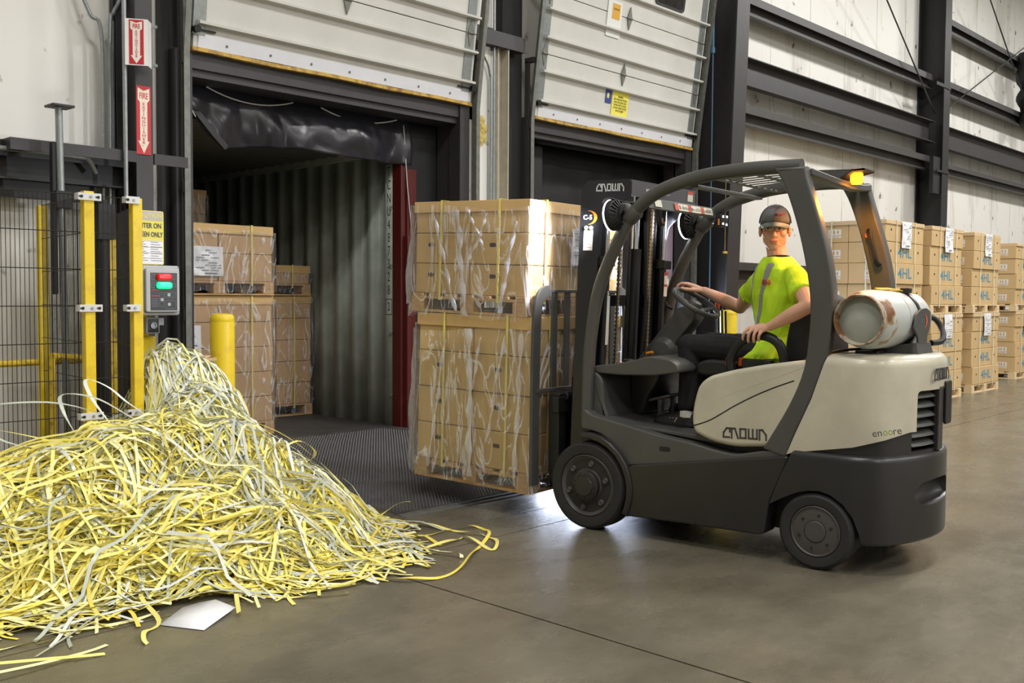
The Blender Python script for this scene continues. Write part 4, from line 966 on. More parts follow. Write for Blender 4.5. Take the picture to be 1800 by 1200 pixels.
# --- chassis
mb=MB(); mb.bb(-0.40,0.40,-0.15,1.50,0.16,0.60); mb.bb(-0.36,0.36,0.10,0.72,0.55,0.95); mb.build('chassis','truck_black',fk)
skirt=[(1.152,.419),(.79,.478),(.445,.534),(.165,.578),(.215,.455),(.276,.311),(.300,.136),(.785,.130),(1.185,.119),(1.160,.20),(1.150,.312)]
frame_=[(1.50,.60),(1.49,.735),(1.427,.692),(1.30,.672),(1.185,.652),(.956,.610),(.747,.586),(.60,.560),(.49,.548),(.30,.590),(.18,.600),(.19,.535),(.629,.486),(1.171,.412),(1.20,.46),(1.27,.53),(1.36,.585),(1.44,.60)]
def side(sg):
    mb=MB(); mb.pillow(rp(skirt,0.035),sg*0.38,sg*0.530,0.010); mb.build('side_skirt','truck_dark',fk,angle=50)
    mb=MB(); mb.pillow(rp(frame_,0.035),sg*0.36,sg*0.505,0.010); mb.build('step_frame','truck_mid',fk,angle=50)
    mb=MB(); mb.pillow(rp(rect(0.885,0.522,0.955,0.550),0.013),sg*0.50,sg*0.5065,0.001); mb.build('frame_slot','truck_black',fk)
    # front wheel fender
    arc=[(1.44+0.325*math.cos(a),0.265+0.325*math.sin(a)) for a in [math.radians(t) for t in (97,85,72,58,44,30,17,5,-8,-20,-27)]]
    arc2=[(1.44+0.285*math.cos(a),0.265+0.285*math.sin(a)) for a in [math.radians(t) for t in (-27,-20,-8,5,17,30,44,58,72,85,97)]]
    arc=[(2*1.44-y,z) for y,z in arc]; arc2=[(2*1.44-y,z) for y,z in arc2]
    mb=MB(); mb.pillow(arc+arc2,sg*0.33,sg*0.545,0.012); mb.build('fender','truck_dark',fk,angle=50)
both(side)
# step floor, inner cowl
mb=MB(); mb.prism([(1.50,.66),(1.50,.70),(1.40,.682),(1.18,.650),(.95,.636),(.55,.62),(.55,.58)],-0.44,0.44); mb.build('floor_plate','truck_mid',fk,bevel=0.008)
mb=MB(); mb.pillow(rp([(1.50,.66),(1.50,.955),(1.44,.955),(1.40,.90),(1.385,.75),(1.36,.69),(1.36,.66)],0.03),-0.43,0.43,0.02); mb.build('inner_cowl','truck_grey',fk,angle=50)
mb=MB(); mb.pillow(rp([(1.40,.66),(1.40,.96),(1.16,.96),(1.20,.86),(1.26,.78),(1.30,.66)],0.03),-0.12,0.30,0.025); mb.build('column_shroud','truck_dark',fk,angle=50)
mat('pedal_grey',(128,126,124),0.4,0.3)
for x0,x1 in ((-0.10,0.02),(0.06,0.18)):
    mb=MB(); mb.prism([(1.295,.745),(1.29,.765),(1.12,.812),(1.115,.794)],x0,x1); mb.bb(x0+.04,x1-.04,1.20,1.23,.66,.775); pd=mb.build('pedal','pedal_grey',fk,bevel=0.008)
    mb=MB()
    for i in range(4):
        mb.tube([((x0+x1)/2,1.14+0.035*i,.800-0.0075*i),((x0+x1)/2,1.14+0.035*i,.806-0.0075*i)],0.011,8)
    mb.build('grip_stud','truck_black',pd)
# dash
dash=[(1.475,.965),(1.46,.985),(1.32,1.003),(1.181,1.030),(1.084,1.060),(.93,1.045),(.885,1.01),(.876,.972),(1.044,.946),(1.279,.937),(1.442,.942)]
mb=MB(); mb.pillow(rp(dash,0.03),-0.43,0.43,0.010); da=mb.build('dash','truck_grey',fk,angle=50)
mb=MB(); mb.lathe([(0.062,0),(0.062,0.012),(0.052,0.012),(0.046,-0.004),(0.001,-0.006)],'Z',24,Matrix.Translation((-0.26,1.285,1.004))@Matrix.Rotation(math.radians(9),4,'X')); mb.build('cup_holder','truck_dark',da)
for i,m_ in enumerate(('rim_grey','orange_plastic','orange_lever')):
    mb=MB(); mb.tube([(-0.31,1.375-i*0.022,.99),(-0.31,1.375-i*0.022,1.004+i*0.002)],0.006,8); mb.build('dash_button',m_,da)
mb=MB(); mb.tube([(-0.12,1.27,1.04),(-0.14,1.26,1.058),(-0.145,1.215,1.066)],0.009,8); mb.build('key_lever','orange_lever',da)
# steering column and wheel
colp=[(1.40,.98),(1.291,1.11),(1.151,1.275),(1.085,1.345),(1.05,1.352),(.965,1.335),(.975,1.27),(1.10,1.13),(1.15,.98)]
mb=MB(); mb.pillow(rp(colp,0.03),-0.065,0.065,0.010); co=mb.build('steering_column','truck_grey',fk,angle=50)
mb=MB(); mb.lathe([(0.10,-0.02),(0.10,0.0),(0.07,0.03),(0.001,0.035)],'X',20,Matrix.Translation((-0.07,1.19,1.06))@Matrix.Rotation(PI,4,'Z')); mb.build('column_pivot','truck_grey',co)
mb=MB(); mb.tube([(-0.06,1.13,1.335),(-0.085,1.15,1.35),(-0.085,1.165,1.375)],0.011,8); mb.build('tilt_lever','truck_black',co)
WM=Matrix.Translation((0,1.0,1.372))@Matrix.Rotation(math.radians(33),4,'X')
def torus(mb,R,r,M,a0=0,a1=2*PI,n=36,k=10):
    full=abs(a1-a0-2*PI)<1e-6; rings=[]
    for i in range(n if full else n+1):
        a=a0+(a1-a0)*i/n
        rings.append([M@Vector(((R+r*math.cos(2*PI*j/k))*math.cos(a),(R+r*math.cos(2*PI*j/k))*math.sin(a),r*math.sin(2*PI*j/k))) for j in range(k)])
    return mb.loft(rings,not full,full)
mb=MB(); torus(mb,0.152,0.0155,WM); sw=mb.build('steering_wheel','truck_grey',fk)
mb=MB(); mb.lathe([(0.001,0.012),(0.035,0.008),(0.045,-0.01),(0.045,-0.05),(0.03,-0.07)],'Z',20,WM)
mb.build('hub','rim_grey',sw)
for a in (100,215,335):
    t=math.radians(a); d=Vector((math.cos(t),math.sin(t),0))
    mb=MB(); mb.bar([WM@(d*0.03+Vector((0,0,-0.03))),WM@(d*0.09+Vector((0,0,-0.028))),WM@(d*0.148)],[0.045,0.035,0.03],0.014,up=WM.to_3x3()@Vector((0,0,1))); mb.build('spoke','truck_grey',sw,bevel=0.005)
mb=MB(); mb.bb(0.20,0.40,0.86,1.06,0.93,1.05); mb.tube([(0.22,0.95,1.04),(0.22,0.96,1.34)],0.008,8); mb.tube([(0.27,0.95,1.04),(0.27,0.96,1.33)],0.008,8); mb.tube([(0.32,0.95,1.04),(0.32,0.96,1.32)],0.008,8)
lv=mb.build('lever_console','truck_dark',fk,bevel=0.006)
for i,x in enumerate((0.22,0.27,0.32)):
    mb=MB(); mb.lathe([(0.001,1.395),(0.014,1.39),(0.016,1.37),(0.010,1.33),(0.001,1.325)],'Z',12,Matrix.Translation((x,0.965,0))); mb.build('lever_knob','orange_plastic' if i==0 else 'truck_dark',lv)
# --- seat
mb=MB(); mb.pillow(rp([(.30,.955),(.30,1.05),(.45,1.035),(.80,1.045),(.865,1.02),(.865,.965),(.82,.945)],0.03),-0.25,0.25,0.02); st=mb.build('seat','seat_black',fk,angle=60)
mb=MB(); mb.pillow(rp([(.16,.95),(.32,1.0),(.325,1.15),(.295,1.30),(.245,1.41),(.20,1.43),(.15,1.40),(.14,1.2),(.12,1.0)],0.04),-0.24,0.24,0.025); mb.build('backrest','seat_black',st,angle=60)
def hip(sg):
    mb=MB(); mb.tube(spline([(sg*.30,.61,.99),(sg*.305,.615,1.06),(sg*.305,.575,1.135),(sg*.305,.50,1.185),(sg*.305,.42,1.195),(sg*.305,.345,1.165),(sg*.305,.305,1.10),(sg*.30,.295,1.0)],5),0.027,12); mb.build('hip_restraint','truck_black',st)
both(hip)
for x,y in ((-0.285,0.635),(-0.25,0.575)):
    mb=MB(); mb.bb(x-0.02,x+0.02,y-0.012,y+0.014,1.015,1.065); mb.build('buckle','orange_plastic',st,bevel=0.005)
for x in (-0.29,0.24):
    mb=MB(); mb.bb(x,x+0.05,0.38,0.56,0.98,1.06); mb.build('buckle_box','truck_black',st,bevel=0.01)
# --- cream bodywork
panel=[(.752,.70),(.748,.79),(.715,.915),(.655,.968),(.502,1.012),(.305,1.052),(.03,1.094),(.04,1.0),(.13,.80),(.27,.612),(.487,.590),(.631,.607),(.735,.648)]
seam=[(.752,.684),(.70,.700),(.633,.728),(.56,.772),(.498,.811),(.41,.860),(.334,.898),(.25,.935),(.155,.972)]
LX_=-0.511
def body(sg):
    mb=MB(); mb.pillow(rp(panel,0.05,5),sg*0.33,sg*0.508,0.024,5); p=mb.build('side_panel','truck_cream',fk,angle=60)
    mb=MB(); mb.bar([(sg*0.5065,v.x,v.y) for v in spline([(a,b,0) for a,b in seam],4)],0.004,0.007,up=(0,0,1)); mb.build('panel_seam','truck_black',p)
    M=frame((sg*0.5085,0.432,0.668),(0,sg*1.0,0.03),(0,0,1)); logo('brand_lettering',0.052,'logo_dark',p,M)
both(body)
hood=[(.188,.583),(.150,.597),(-.159,.652),(-.30,.695),(-.38,.728),(-.60,.735),(-.60,1.14),(-.018,1.14),(-.013,1.094),(.058,.884),(.147,.683)]
def planround(z0,z1,x,yc,yf,R=0.78,rc=0.13,rt=0.0,rb=0.0):
    # bowed rear end with rounded corners
    arc=[(a,yc+a*a/(2*R)) for a in [-(x-rc*0.8)+ (x-rc*0.8)*i/10 for i in range(11)]]
    a0=arc[0]; qy=a0[1]+(a0[0]/R)*(-x-a0[0]); s0=(-x,qy+rc*1.3); left=[(-x,yf),s0]+[((1-t)**2*s0[0]+2*t*(1-t)*(-x)+t*t*a0[0],(1-t)**2*s0[1]+2*t*(1-t)*qy+t*t*a0[1]) for t in [i/9 for i in range(1,9)]]
    half=left+arc; poly=half+[(-a,b) for a,b in reversed(half[:-1])]
    mb=MB()
    if rt:
        L=[(z0,0.0)]+[(z1-rt*(1-math.cos(PI/2*i/6)),rt*(1-math.sin(PI/2*i/6))) for i in reversed(range(7))]
        if rb: L=[(z0+rb*(1-math.cos(PI/2*i/4)),rb*(1-math.sin(PI/2*i/4))) for i in range(5)]+L[1:]
        mb.loft([[Vector((u,v,w)) for u,v in inset(poly,d)] for w,d in L])
    else: mb.prism(poly,z0,z1,'Z')
    return mb
mb=MB(); mb.pillow(hood,-0.60,0.60,0.002); ho=mb.build('engine_hood','truck_cream',fk)
pr=planround(0.3,1.118,0.515,-0.445,0.30,rt=0.06).build('tmp','truck_cream',fk); boolean(ho,pr,'INTERSECT')
mb=MB(); mb.prism(rp([(-.275,.3),(.275,.3),(.265,.935),(-.265,.935)],0.03),-0.70,-0.20,'Y'); boolean(ho,mb.build('tmp','truck_cream',fk),'DIFFERENCE'); sharpen(ho,28)
mb=MB(); mb.bar(spline([(-0.49,0.10,1.085),(-0.40,0.02,1.115),(-0.30,-0.02,1.131),(-0.10,-0.06,1.133),(0.2,-0.06,1.133)],5),0.03,0.012,up=(0,0,1)); mb.build('hood_seal','truck_black',ho)
M=frame((-0.504,-0.315,0.742),(0.34,-0.94,0.17),(0,0,1))
text('badge_lettering','en',0.052,'logo_dark',ho,M@Matrix.Translation((-0.036,0,0.003)),squash=0.95); text('badge_lettering','oo',0.052,'logo_green',ho,M@Matrix.Translation((0.014,0,0.002)),squash=0.85); text('badge_lettering','re',0.052,'logo_dark',ho,M@Matrix.Translation((0.058,0,0.003)),squash=0.95)
M=frame((-0.02,-0.4465,1.012),(1,0,0),(0,0,1)); logo('brand_lettering',0.055,'logo_dark',ho,M,t=0.002)
# --- counterweight
cw=[(.150,.602),(.08,.65),(-.10,.65),(-.30,.65),(-.60,.65),(-.60,.10),(-.238,.10),(-.205,.217),(-.175,.295),(-.125,.358),(-.06,.400),(.001,.414),(.065,.408),(.122,.392),(.215,.345),(.272,.311),(.217,.455)]
mb=MB(); mb.pillow(cw,-0.60,0.60,0.002); cwt=mb.build('counterweight','truck_dark',fk)
pr=planround(0.158,0.612,0.535,-0.452,0.40,rt=0.035,rb=0.02).build('tmp','truck_dark',fk); boolean(cwt,pr,'INTERSECT')
mb=MB(); ell_=[(0.001,-0.24),(0.06,-0.225),(0.085,-0.15),(0.09,0.0),(0.085,0.15),(0.06,0.225),(0.001,0.24)]
mb.lathe(ell_,'X',24,Matrix.Translation((-0.06,-0.46,0.405))@Matrix.Rotation(math.radians(0),4,'X')@Matrix.Diagonal((1,1.0,0.75,1)))
boolean(cwt,mb.build('tmp','truck_dark',fk),'DIFFERENCE'); sharpen(cwt,28)
# --- inset band between counterweight and hood
band=[(.140,.56),(.140,.61),(-.159,.664),(-.30,.71),(-.38,.745),(-.60,.75),(-.60,.56)]
mb=MB(); mb.pillow(band,-0.60,0.60,0.002); bd=mb.build('body_band','truck_dark',fk)
pr=planround(0.3,1.4,0.497,-0.425,0.30).build('tmp','truck_dark',fk); boolean(bd,pr,'INTERSECT')
mb=MB(); mb.prism([(-.275,.625),(.275,.625),(.265,.935),(-.265,.935)],-0.70,-0.20,'Y'); boolean(bd,mb.build('tmp','truck_dark',fk),'DIFFERENCE'); sharpen(bd,32)
# --- rear grille
mb=MB(); mb.bb(-0.27,0.27,-0.30,-0.20,0.60,0.94); mb.build('radiator','truck_black',fk)
for z in (.912,.862,.812,.762,.712,.664):
    mb=MB(); rings=[]
    for i in range(15):
        x=-0.272+0.544*i/14; y=-0.428+x*x/1.56
        rings.append([(x,y,z-0.016),(x,y+0.085,z+0.022),(x,y+0.085,z+0.030),(x,y+0.012,z-0.002)])
    mb.loft(rings); mb.build('louver','truck_mid',fk,smooth=False)
mb=MB(); mb.bar([(0.0,-0.428,0.61),(0.0,-0.430,0.95)],0.085,0.03,up=(0,1,0)); mb.build('grille_post','truck_dark',fk,bevel=0.006)
mb=MB(); mb.pillow(rp(rect(0.05,0.74,0.16,0.97),0.02),-0.455,-0.44,0.004,axis='Y'); mb.build('tail_lamp','truck_black',fk)
# --- wheels
def wheel(sg,s,R,wd,out,rim,hub,nb,rb,steer=0,front=True):
    T=Matrix.Translation((sg*(out-wd/2),s,R))@(Matrix.Rotation(0,4,'Z') if sg>0 else Matrix.Rotation(PI,4,'Z'))
    h=wd/2
    mb=MB(); mb.lathe([(rim-0.005,-h),(R-0.02,-h),(R-0.004,-h+0.014),(R,-h+0.03),(R,h-0.03),(R-0.004,h-0.014),(R-0.02,h),(rim+0.02,h),(rim,h-0.004),(rim-0.005,h-0.02)],'X',56,T); ty=mb.build('wheel','tyre',fk)
    mb=MB()
    if front: prof=[(rim-0.004,-h),(rim-0.004,h-0.012),(rim-0.012,h-0.006),(rim-0.02,h-0.016),(hub+0.055,h-0.026),(hub+0.012,h-0.03),(hub+0.006,h-0.012)]
    else: prof=[(rim-0.004,-h),(rim-0.004,h-0.008),(rim-0.010,h-0.004),(rim-0.016,h-0.012),(hub+0.02,h-0.006),(hub+0.003,h-0.006),(hub+0.003,h-0.012)]
    mb.lathe(prof,'X',48,T,cap=True); mb.build('rim','rim_grey',ty)
    mb=MB()
    if front: mb.lathe([(hub,h-0.03),(hub,h+0.012),(hub-0.012,h+0.02),(hub-0.03,h+0.022),(hub-0.034,h+0.030),(0.001,h+0.032)],'X',40,T)
    else: mb.lathe([(hub,h-0.014),(hub,h-0.004),(hub-0.004,h-0.001),(0.001,h)],'X',40,T)
    mb.build('hub_cap','rim_grey' if not front else 'truck_dark',ty)
    for i in range(nb):
        a=2*PI*(i+0.3)/nb; y,z=rb*math.cos(a),rb*math.sin(a)
        mb=MB(); mb.lathe([(0.018,h-0.03),(0.018,h-0.008),(0.015,h-0.005),(0.012,h-0.008),(0.001,h-0.006)] if front else [(0.007,h-0.02),(0.007,h-0.002),(0.001,h-0.001)],'X',12,T@Matrix.Translation((0,y,z))); mb.build('wheel_nut','rim_grey' if front else 'truck_dark',ty)
    if front:
        mb=MB()
        for i in range(16):
            a=2*PI*i/16; mb.lathe([(0.005,h+0.018),(0.005,h+0.025),(0.001,h+0.026)],'X',8,T@Matrix.Translation((0,(hub-0.02)*math.cos(a),(hub-0.02)*math.sin(a))))
        mb.build('hub_bolt','truck_dark',ty)
def wh(sg):
    wheel(sg,1.44,0.266,0.18,0.535,0.193,0.092,6,0.137)
    wheel(sg,0.02,0.200,0.15,0.535,0.137,0.056,6,0.088,front=False)
both(wh)
# --- overhead guard
tube=[(1.495,.62),(1.492,.80),(1.487,.95),(1.474,1.133),(1.427,1.410),(1.348,1.615),(1.239,1.814),(1.18,1.895),(1.098,1.965),(.986,2.022),(.822,2.066),(.647,2.091),(.412,2.100),(.158,2.094)]
fr_=[(.282,2.085),(.220,1.967),(.154,1.771),(.104,1.563),(.079,1.386),(.082,1.209),(.109,1.030),(.183,.845),(.325,.600)]
re_=[(.193,.560),(.149,.683),(.060,.884),(-.011,1.094),(-.040,1.271),(-.042,1.445),(-.015,1.620),(.033,1.796),(.098,2.003),(.118,2.085)]
sm=lambda L:[(v.x,v.y) for v in spline([(a,b,0) for a,b in L],4)]
og=thing('overhead_guard','','')
for k in ('label','category'): del og[k]
og.parent=fk
def guard(sg):
    x=sg*0.45
    sp=spline([(x,y,z) for y,z in tube],5); mb=MB(); mb.tube(sp,0.0385,14); mb.build('guard_tube','truck_mid',og)
    mb=MB(); mb.pillow(sm(fr_)+sm(re_),sg*0.435,sg*0.512,0.014); mb.build('rear_pillar','truck_mid',og,angle=60)
    mb=MB(); mb.lathe([(0.001,-0.05),(0.04,-0.048),(0.047,-0.03),(0.047,0.03),(0.04,0.048),(0.001,0.05)],'Z',16,Matrix.Translation((x,1.185,1.885))@Matrix.Rotation(math.radians(50),4,'X')); mb.build('clamp_collar','truck_mid',og)
    mb=MB(); mb.tube([(x,1.19,1.885),(x-0.02,1.22,1.93),(x-0.035,1.24,1.93)],[0.036,0.034,0.03],12); mb.prism([(1.20,1.945),(1.27,1.955),(1.24,1.88)],x-0.06,x-0.05); mb.build('lamp_bracket','truck_mid',og)
    # work lamp: finned body, bright lens ring at the front
    lx=sg*0.45-0.055
    T=Matrix.Translation((lx,1.27,1.885))@Matrix.Rotation(math.radians(-4),4,'X')
    mb=MB(); mb.lathe([(0.03,-0.035),(0.06,-0.03),(0.088,-0.012),(0.092,0.008),(0.092,0.02)],'Y',32,T); lp=mb.build('work_lamp','truck_black',fk)
    mb=MB()
    for i in range(20): a=2*PI*i/20; mb.bar([T@Vector((0.05*math.sin(a),-0.038,0.05*math.cos(a))),T@Vector((0.086*math.sin(a),-0.018,0.086*math.cos(a)))],0.006,0.012,up=(0,1,0))
    mb.build('cooling_fin','truck_black',lp)
    mb=MB(); mb.lathe([(0.001,0.020),(0.085,0.020),(0.092,0.021),(0.094,0.024),(0.094,0.029),(0.090,0.032),(0.001,0.029)],'Y',36,T); mb.build('lens','lamp_ring',lp)
    mb=MB(); mb.tube(spline([(x,1.17,1.955),(x-0.03,1.24,1.965),(lx-0.03,1.30,1.985),(lx-0.05,1.33,1.96),(lx-0.03,1.30,1.945),(x-0.01,1.20,1.952)],5),0.0065,8); mb.build('lamp_cable','hose_black',lp)
    sl=bpy.data.lights.new('work_lamp_light','SPOT'); sl.energy=85; sl.spot_size=math.radians(78); sl.spot_blend=0.35; sl.color=(0.93,0.94,1.0); sl.shadow_soft_size=0.05
    so=bpy.data.objects.new('work_lamp_light',sl); C.objects.link(so); so.parent=lp; so.matrix_parent_inverse=Matrix.Identity(4)
    so.matrix_local=T@Matrix.Translation((0,0.05,0))@Matrix.Rotation(math.radians(-10*sg),4,'Z')@Matrix.Rotation(math.radians(90-10),4,'X')
both(guard)
# roof slats between the tubes
mb=MB()
for y,z in ((.66,2.062),(.43,2.072),(.20,2.072)): mb.bb(-0.44,0.44,y-0.022,y+0.022,z-0.003,z+0.003)
mb.build('roof_crossbar','truck_mid',og,bevel=0.004)
for i in range(10):
    x=-0.38+0.76*i/9; mb=MB(); mb.bar([(x,.20,2.073),(x,.43,2.073),(x,.66,2.063)],0.026,0.004,up=(0,0,1)); mb.build('roof_slat','truck_mid',og)
mb=MB(); mb.bb(-0.43,0.43,0.77,0.82,2.022,2.040); mb.build('front_crossbar','logo_light' if False else 'truck_mid',og,bevel=0.004)
mb=MB(); mb.loft([[(x,1.10,1.985),(x,1.085,1.925),(x,1.095,1.92),(x,1.112,1.985)] for x in (-0.43,0.43)]); wb=mb.build('header_bar','truck_mid',fk,bevel=0.003)
M=frame((0.0,1.0905,1.955),(1,0,0),(0,0.25,1))@Matrix.Translation((0,0,0.002))
mb=MB(); mb.prism(rect(-0.36,-0.018,-0.28,0.024),0,0.001,'Z',M); mb.prism(rect(-0.12,-0.022,0.37,0.022),0,0.001,'Z',M); wl=mb.build('warning_label','warn_cream',wb,smooth=False)
mb=MB()
for (a,b) in ((-0.12,-0.075),(0.045,0.09),(0.21,0.255)): mb.prism(rect(a,-0.022,b,0.022),0.001,0.0016,'Z',M)
mb.build('red_block','warn_red',wb,smooth=False)
mb=MB(); r_=random.Random(2)
for i in range(22):
    a=-0.065+i*0.0195; mb.prism(rect(a,-0.012,a+r_.uniform(0.004,0.012),r_.uniform(0,0.013)),0.0016,0.002,'Z',M)
mb.build('label_print','logo_dark',wb,smooth=False)
# rear crossmember, shroud and amber beacon
mb=MB(); mb.bar(spline([(-0.45,.13,2.06),(-0.32,.11,2.045),(-0.15,.09,2.03),(0.15,.09,2.03),(0.32,.11,2.045),(0.45,.13,2.06)],4),0.07,0.04,up=(0,0,1)); mb.build('rear_crossmember','truck_mid',og,bevel=0.01)
mb=MB(); mb.pillow([(.235,2.118),(-.05,2.106),(-.05,2.099),(.03,2.096),(.075,2.07),(.12,2.048),(.17,2.05)],-0.075,0.075,0.008); mb.build('beacon_shroud','truck_mid',fk,angle=50)
mb=MB(); mb.lathe([(0.001,2.030),(0.026,2.032),(0.034,2.042),(0.034,2.085),(0.03,2.094),(0.001,2.095)],'Z',24,Matrix.Translation((0.0,0.028,0))); bc=mb.build('beacon','beacon_amber',fk)
pl=bpy.data.lights.new('beacon_light','SPOT'); pl.spot_size=math.radians(172); pl.spot_blend=0.3; pl.energy=22.0; pl.color=(1.0,0.36,0.04); pl.shadow_soft_size=0.04; po=bpy.data.objects.new('beacon_light',pl); C.objects.link(po); po.parent=bc; po.location=(0.0,-0.02,2.015)
mb=MB(); mb.bar(spline([(0.42,.10,1.80),(0.385,.085,1.79),(0.38,.06,1.70),(0.385,.04,1.62),(0.42,.03,1.60)],4),0.03,0.02,up=(1,0,0)); gh=mb.build('grab_handle','truck_black',fk,bevel=0.006)
mb=MB(); mb.tube([(0.40,.095,1.775),(0.385,.09,1.775)],0.016,10); mb.build('horn_button','orange_plastic',gh)
mb=MB(); mb.pillow(rp(rect(1.02,1.86,1.06,1.94),0.012),0.36,0.46,0.006,axis='X'); bb_=mb.build('control_panel','truck_black',fk)
mb=MB(); mb.bb(0.355,0.36,1.03,1.04,1.87,1.91); mb.build('yellow_tag','orange_lever',bb_)
mb=MB()
for (x,z) in ((0.385,1.925),(0.44,1.927),(0.385,1.88),(0.435,1.876)): mb.bb(x-0.004,x+0.004,1.015,1.02,z-0.006,z+0.006)
mb.build('panel_led','lamp_ring',bb_)
mb=MB(); mb.pillow(rp(rect(-0.035,1.85,0.035,1.985),0.03),1.235,1.26,0.008,axis='Y'); mi=mb.build('mirror','truck_black',fk)
mb=MB(); mb.prism(rp(rect(-0.026,1.862,0.026,1.975),0.024),1.232,1.2345,'Y'); mb.build('mirror_glass','mirror_glass',mi)
# --- mast, tipped back a little
MT=math.radians(2.4)
ms=bpy.data.objects.new('mast',None); C.objects.link(ms); ms.parent=fk; ms.location=(0,1.651,0.3); ms.rotation_euler=(MT,0,0)
def mz(z): return z-0.3
def my(y): return y-1.651
def side_m(sg):
    pl=[(my(1.651),mz(.22)),(my(1.651),mz(2.03)),(my(1.64),mz(2.085)),(my(1.60),mz(2.118)),(my(1.30),mz(2.118)),(my(1.30),mz(2.02)),(my(1.40),mz(1.965)),(my(1.49),mz(1.88)),(my(1.51),mz(1.78)),(my(1.51),mz(.22))]
    mb=MB(); mb.prism(rp(pl,0.015,3),sg*0.395,sg*0.411); rl=mb.build('outer_rail','mast_black',ms,smooth=False)
    mb=MB(); mb.bb(sg*0.33,sg*0.396,my(1.635),my(1.651),mz(.22),mz(2.05)); mb.bb(sg*0.33,sg*0.396,my(1.51),my(1.526),mz(.22),mz(2.0)); mb.build('rail_flange','mast_black',ms)
    mb=MB(); mb.bb(sg*0.30,sg*0.315,my(1.53),my(1.64),mz(.25),mz(2.0)); mb.bb(sg*0.255,sg*0.30,my(1.53),my(1.545),mz(.25),mz(2.0)); mb.bb(sg*0.255,sg*0.30,my(1.625),my(1.64),mz(.25),mz(2.0)); mb.build('inner_rail','mast_black',ms)
    mb=MB(); mb.tube([(sg*0.345,my(1.49),mz(.3)),(sg*0.345,my(1.49),mz(1.66))],0.026,12); cy=mb.build('lift_cylinder','mast_black',ms)
    mb=MB(); mb.tube([(sg*0.345,my(1.49),mz(1.66)),(sg*0.345,my(1.49),mz(2.02))],0.015,12); mb.build('piston_rod','chrome',ms)
    mb=MB(); mb.bb(sg*0.30,sg*0.395,my(1.45),my(1.53),mz(1.60),mz(1.66)); mb.build('cylinder_bracket','truck_black',ms,bevel=0.006)
    mb=MB(); z=0.6
    while z<1.98:
        mb.bb(sg*0.19-0.010,sg*0.19+0.010,my(1.485),my(1.500),mz(z),mz(z+0.017)); mb.bb(sg*0.19-0.005,sg*0.19+0.005,my(1.488),my(1.497),mz(z+0.017),mz(z+0.026)); z+=0.026
    mb.build('lift_chain','chain_steel',ms,smooth=False)
both(side_m)
mb=MB(); mb.bb(-0.40,0.40,my(1.30),my(1.312),mz(2.022),mz(2.118)); mb.bb(-0.40,0.40,my(1.31),my(1.60),mz(2.10),mz(2.112)); cb=mb.build('top_crossmember','cross_grey',ms)
M=frame((0.05,my(1.30)-0.0012,mz(2.07)),(1,0,0),(0,0,1)); text('lettering','www.crown.com',0.052,'logo_light',ms,M@Matrix.Translation((-0.14,0,0)),squash=0.8)
mb=panel2d(rect(0.26,-0.028,0.33,0.036),M@Matrix.Translation((-0.02,0,0)),0.001); wl=mb.build('small_label','warn_cream',ms)
mb=panel2d(rect(0.26,0.018,0.33,0.036),M@Matrix.Translation((-0.02,0,0.001)),0.001); mb.build('red_block','warn_red',ms)
mb=MB(); mb.tube([(0.03,my(1.52),mz(.3)),(0.03,my(1.52),mz(1.72))],0.045,16); fc=mb.build('free_lift_cylinder','mast_black',ms)
mb=MB(); mb.tube([(0.03,my(1.52),mz(1.72)),(0.03,my(1.52),mz(2.06))],0.025,12); mb.build('piston_rod','chrome',ms)
mb=MB(); mb.bb(-0.33,0.33,my(1.60),my(1.63),mz(.30),mz(.42)); mb.bb(-0.33,0.33,my(1.60),my(1.63),mz(1.35),mz(1.42)); mb.build('tie_bar','mast_black',ms)
for x in (-0.10,0.10):
    mb=MB(); mb.tube(spline([(x,my(1.49),mz(1.9)),(x*1.1,my(1.47),mz(1.4)),(x,my(1.48),mz(.8)),(x*1.4,my(1.42),mz(.5))],5),0.012,8); mb.build('hydraulic_hose','hose_black',ms)
M=frame((-0.4118,my(1.435)+0.01,mz(2.072)),(0,-1,0),(0,0,1)); logo('brand_lettering',0.040,'logo_light',ms,M,t=0.0008)
M=frame((-0.4118,my(1.585),mz(1.893)),(0,-1,0),(0,0,1)); text('model_lettering','C-5',0.040,'logo_light',ms,M@Matrix.Translation((-0.01,0,0)),squash=1.1,bold=0.001)
mb=MB()
def arc_mark(mb,M,R,w,a0,a1,n=20):
    for i in range(n):
        t0,t1=a0+(a1-a0)*i/n,a0+(a1-a0)*(i+1)/n; f=lambda t:w*math.sin(PI*(t-a0)/(a1-a0))+0.001
        q=[]
        for t,rr in ((t0,R),(t1,R),(t1,R-f(t1)),(t0,R-f(t0))): q.append((rr*math.cos(t)*1.15,rr*math.sin(t)*0.82))
        mb.prism(q,0,0.001,'Z',M)
arc_mark(mb,M,0.052,0.018,math.radians(-95),math.radians(100)); mb.build('orange_arc','logo_orange',ms,smooth=False)
for dy in (0.0,0.035):
    mb=MB(); mb.tube([(-0.411,my(1.60)-dy,mz(1.83)),(-0.420,my(1.60)-dy,mz(1.83))],0.014,8); mb.build('rail_bolt','galv_dull',ms)
M=frame((-0.4118,my(1.585),mz(1.755)),(0,-1,0),(0,0,1)); mb=panel2d(rect(-0.033,-0.062,0.033,0.062),M,0.0008); sp_=mb.build('spec_label','sign_white',ms)
mb=MB()
for i in range(5): mb.prism(rect(-0.025,0.02-i*0.016,0.022,0.023-i*0.016),0.0008,0.0012,'Z',M)
mb.build('label_print','print_grey',ms); logo('brand_lettering',0.011,'print_grey',ms,M@Matrix.Translation((0,0.045,0.0008)),t=0.0005)
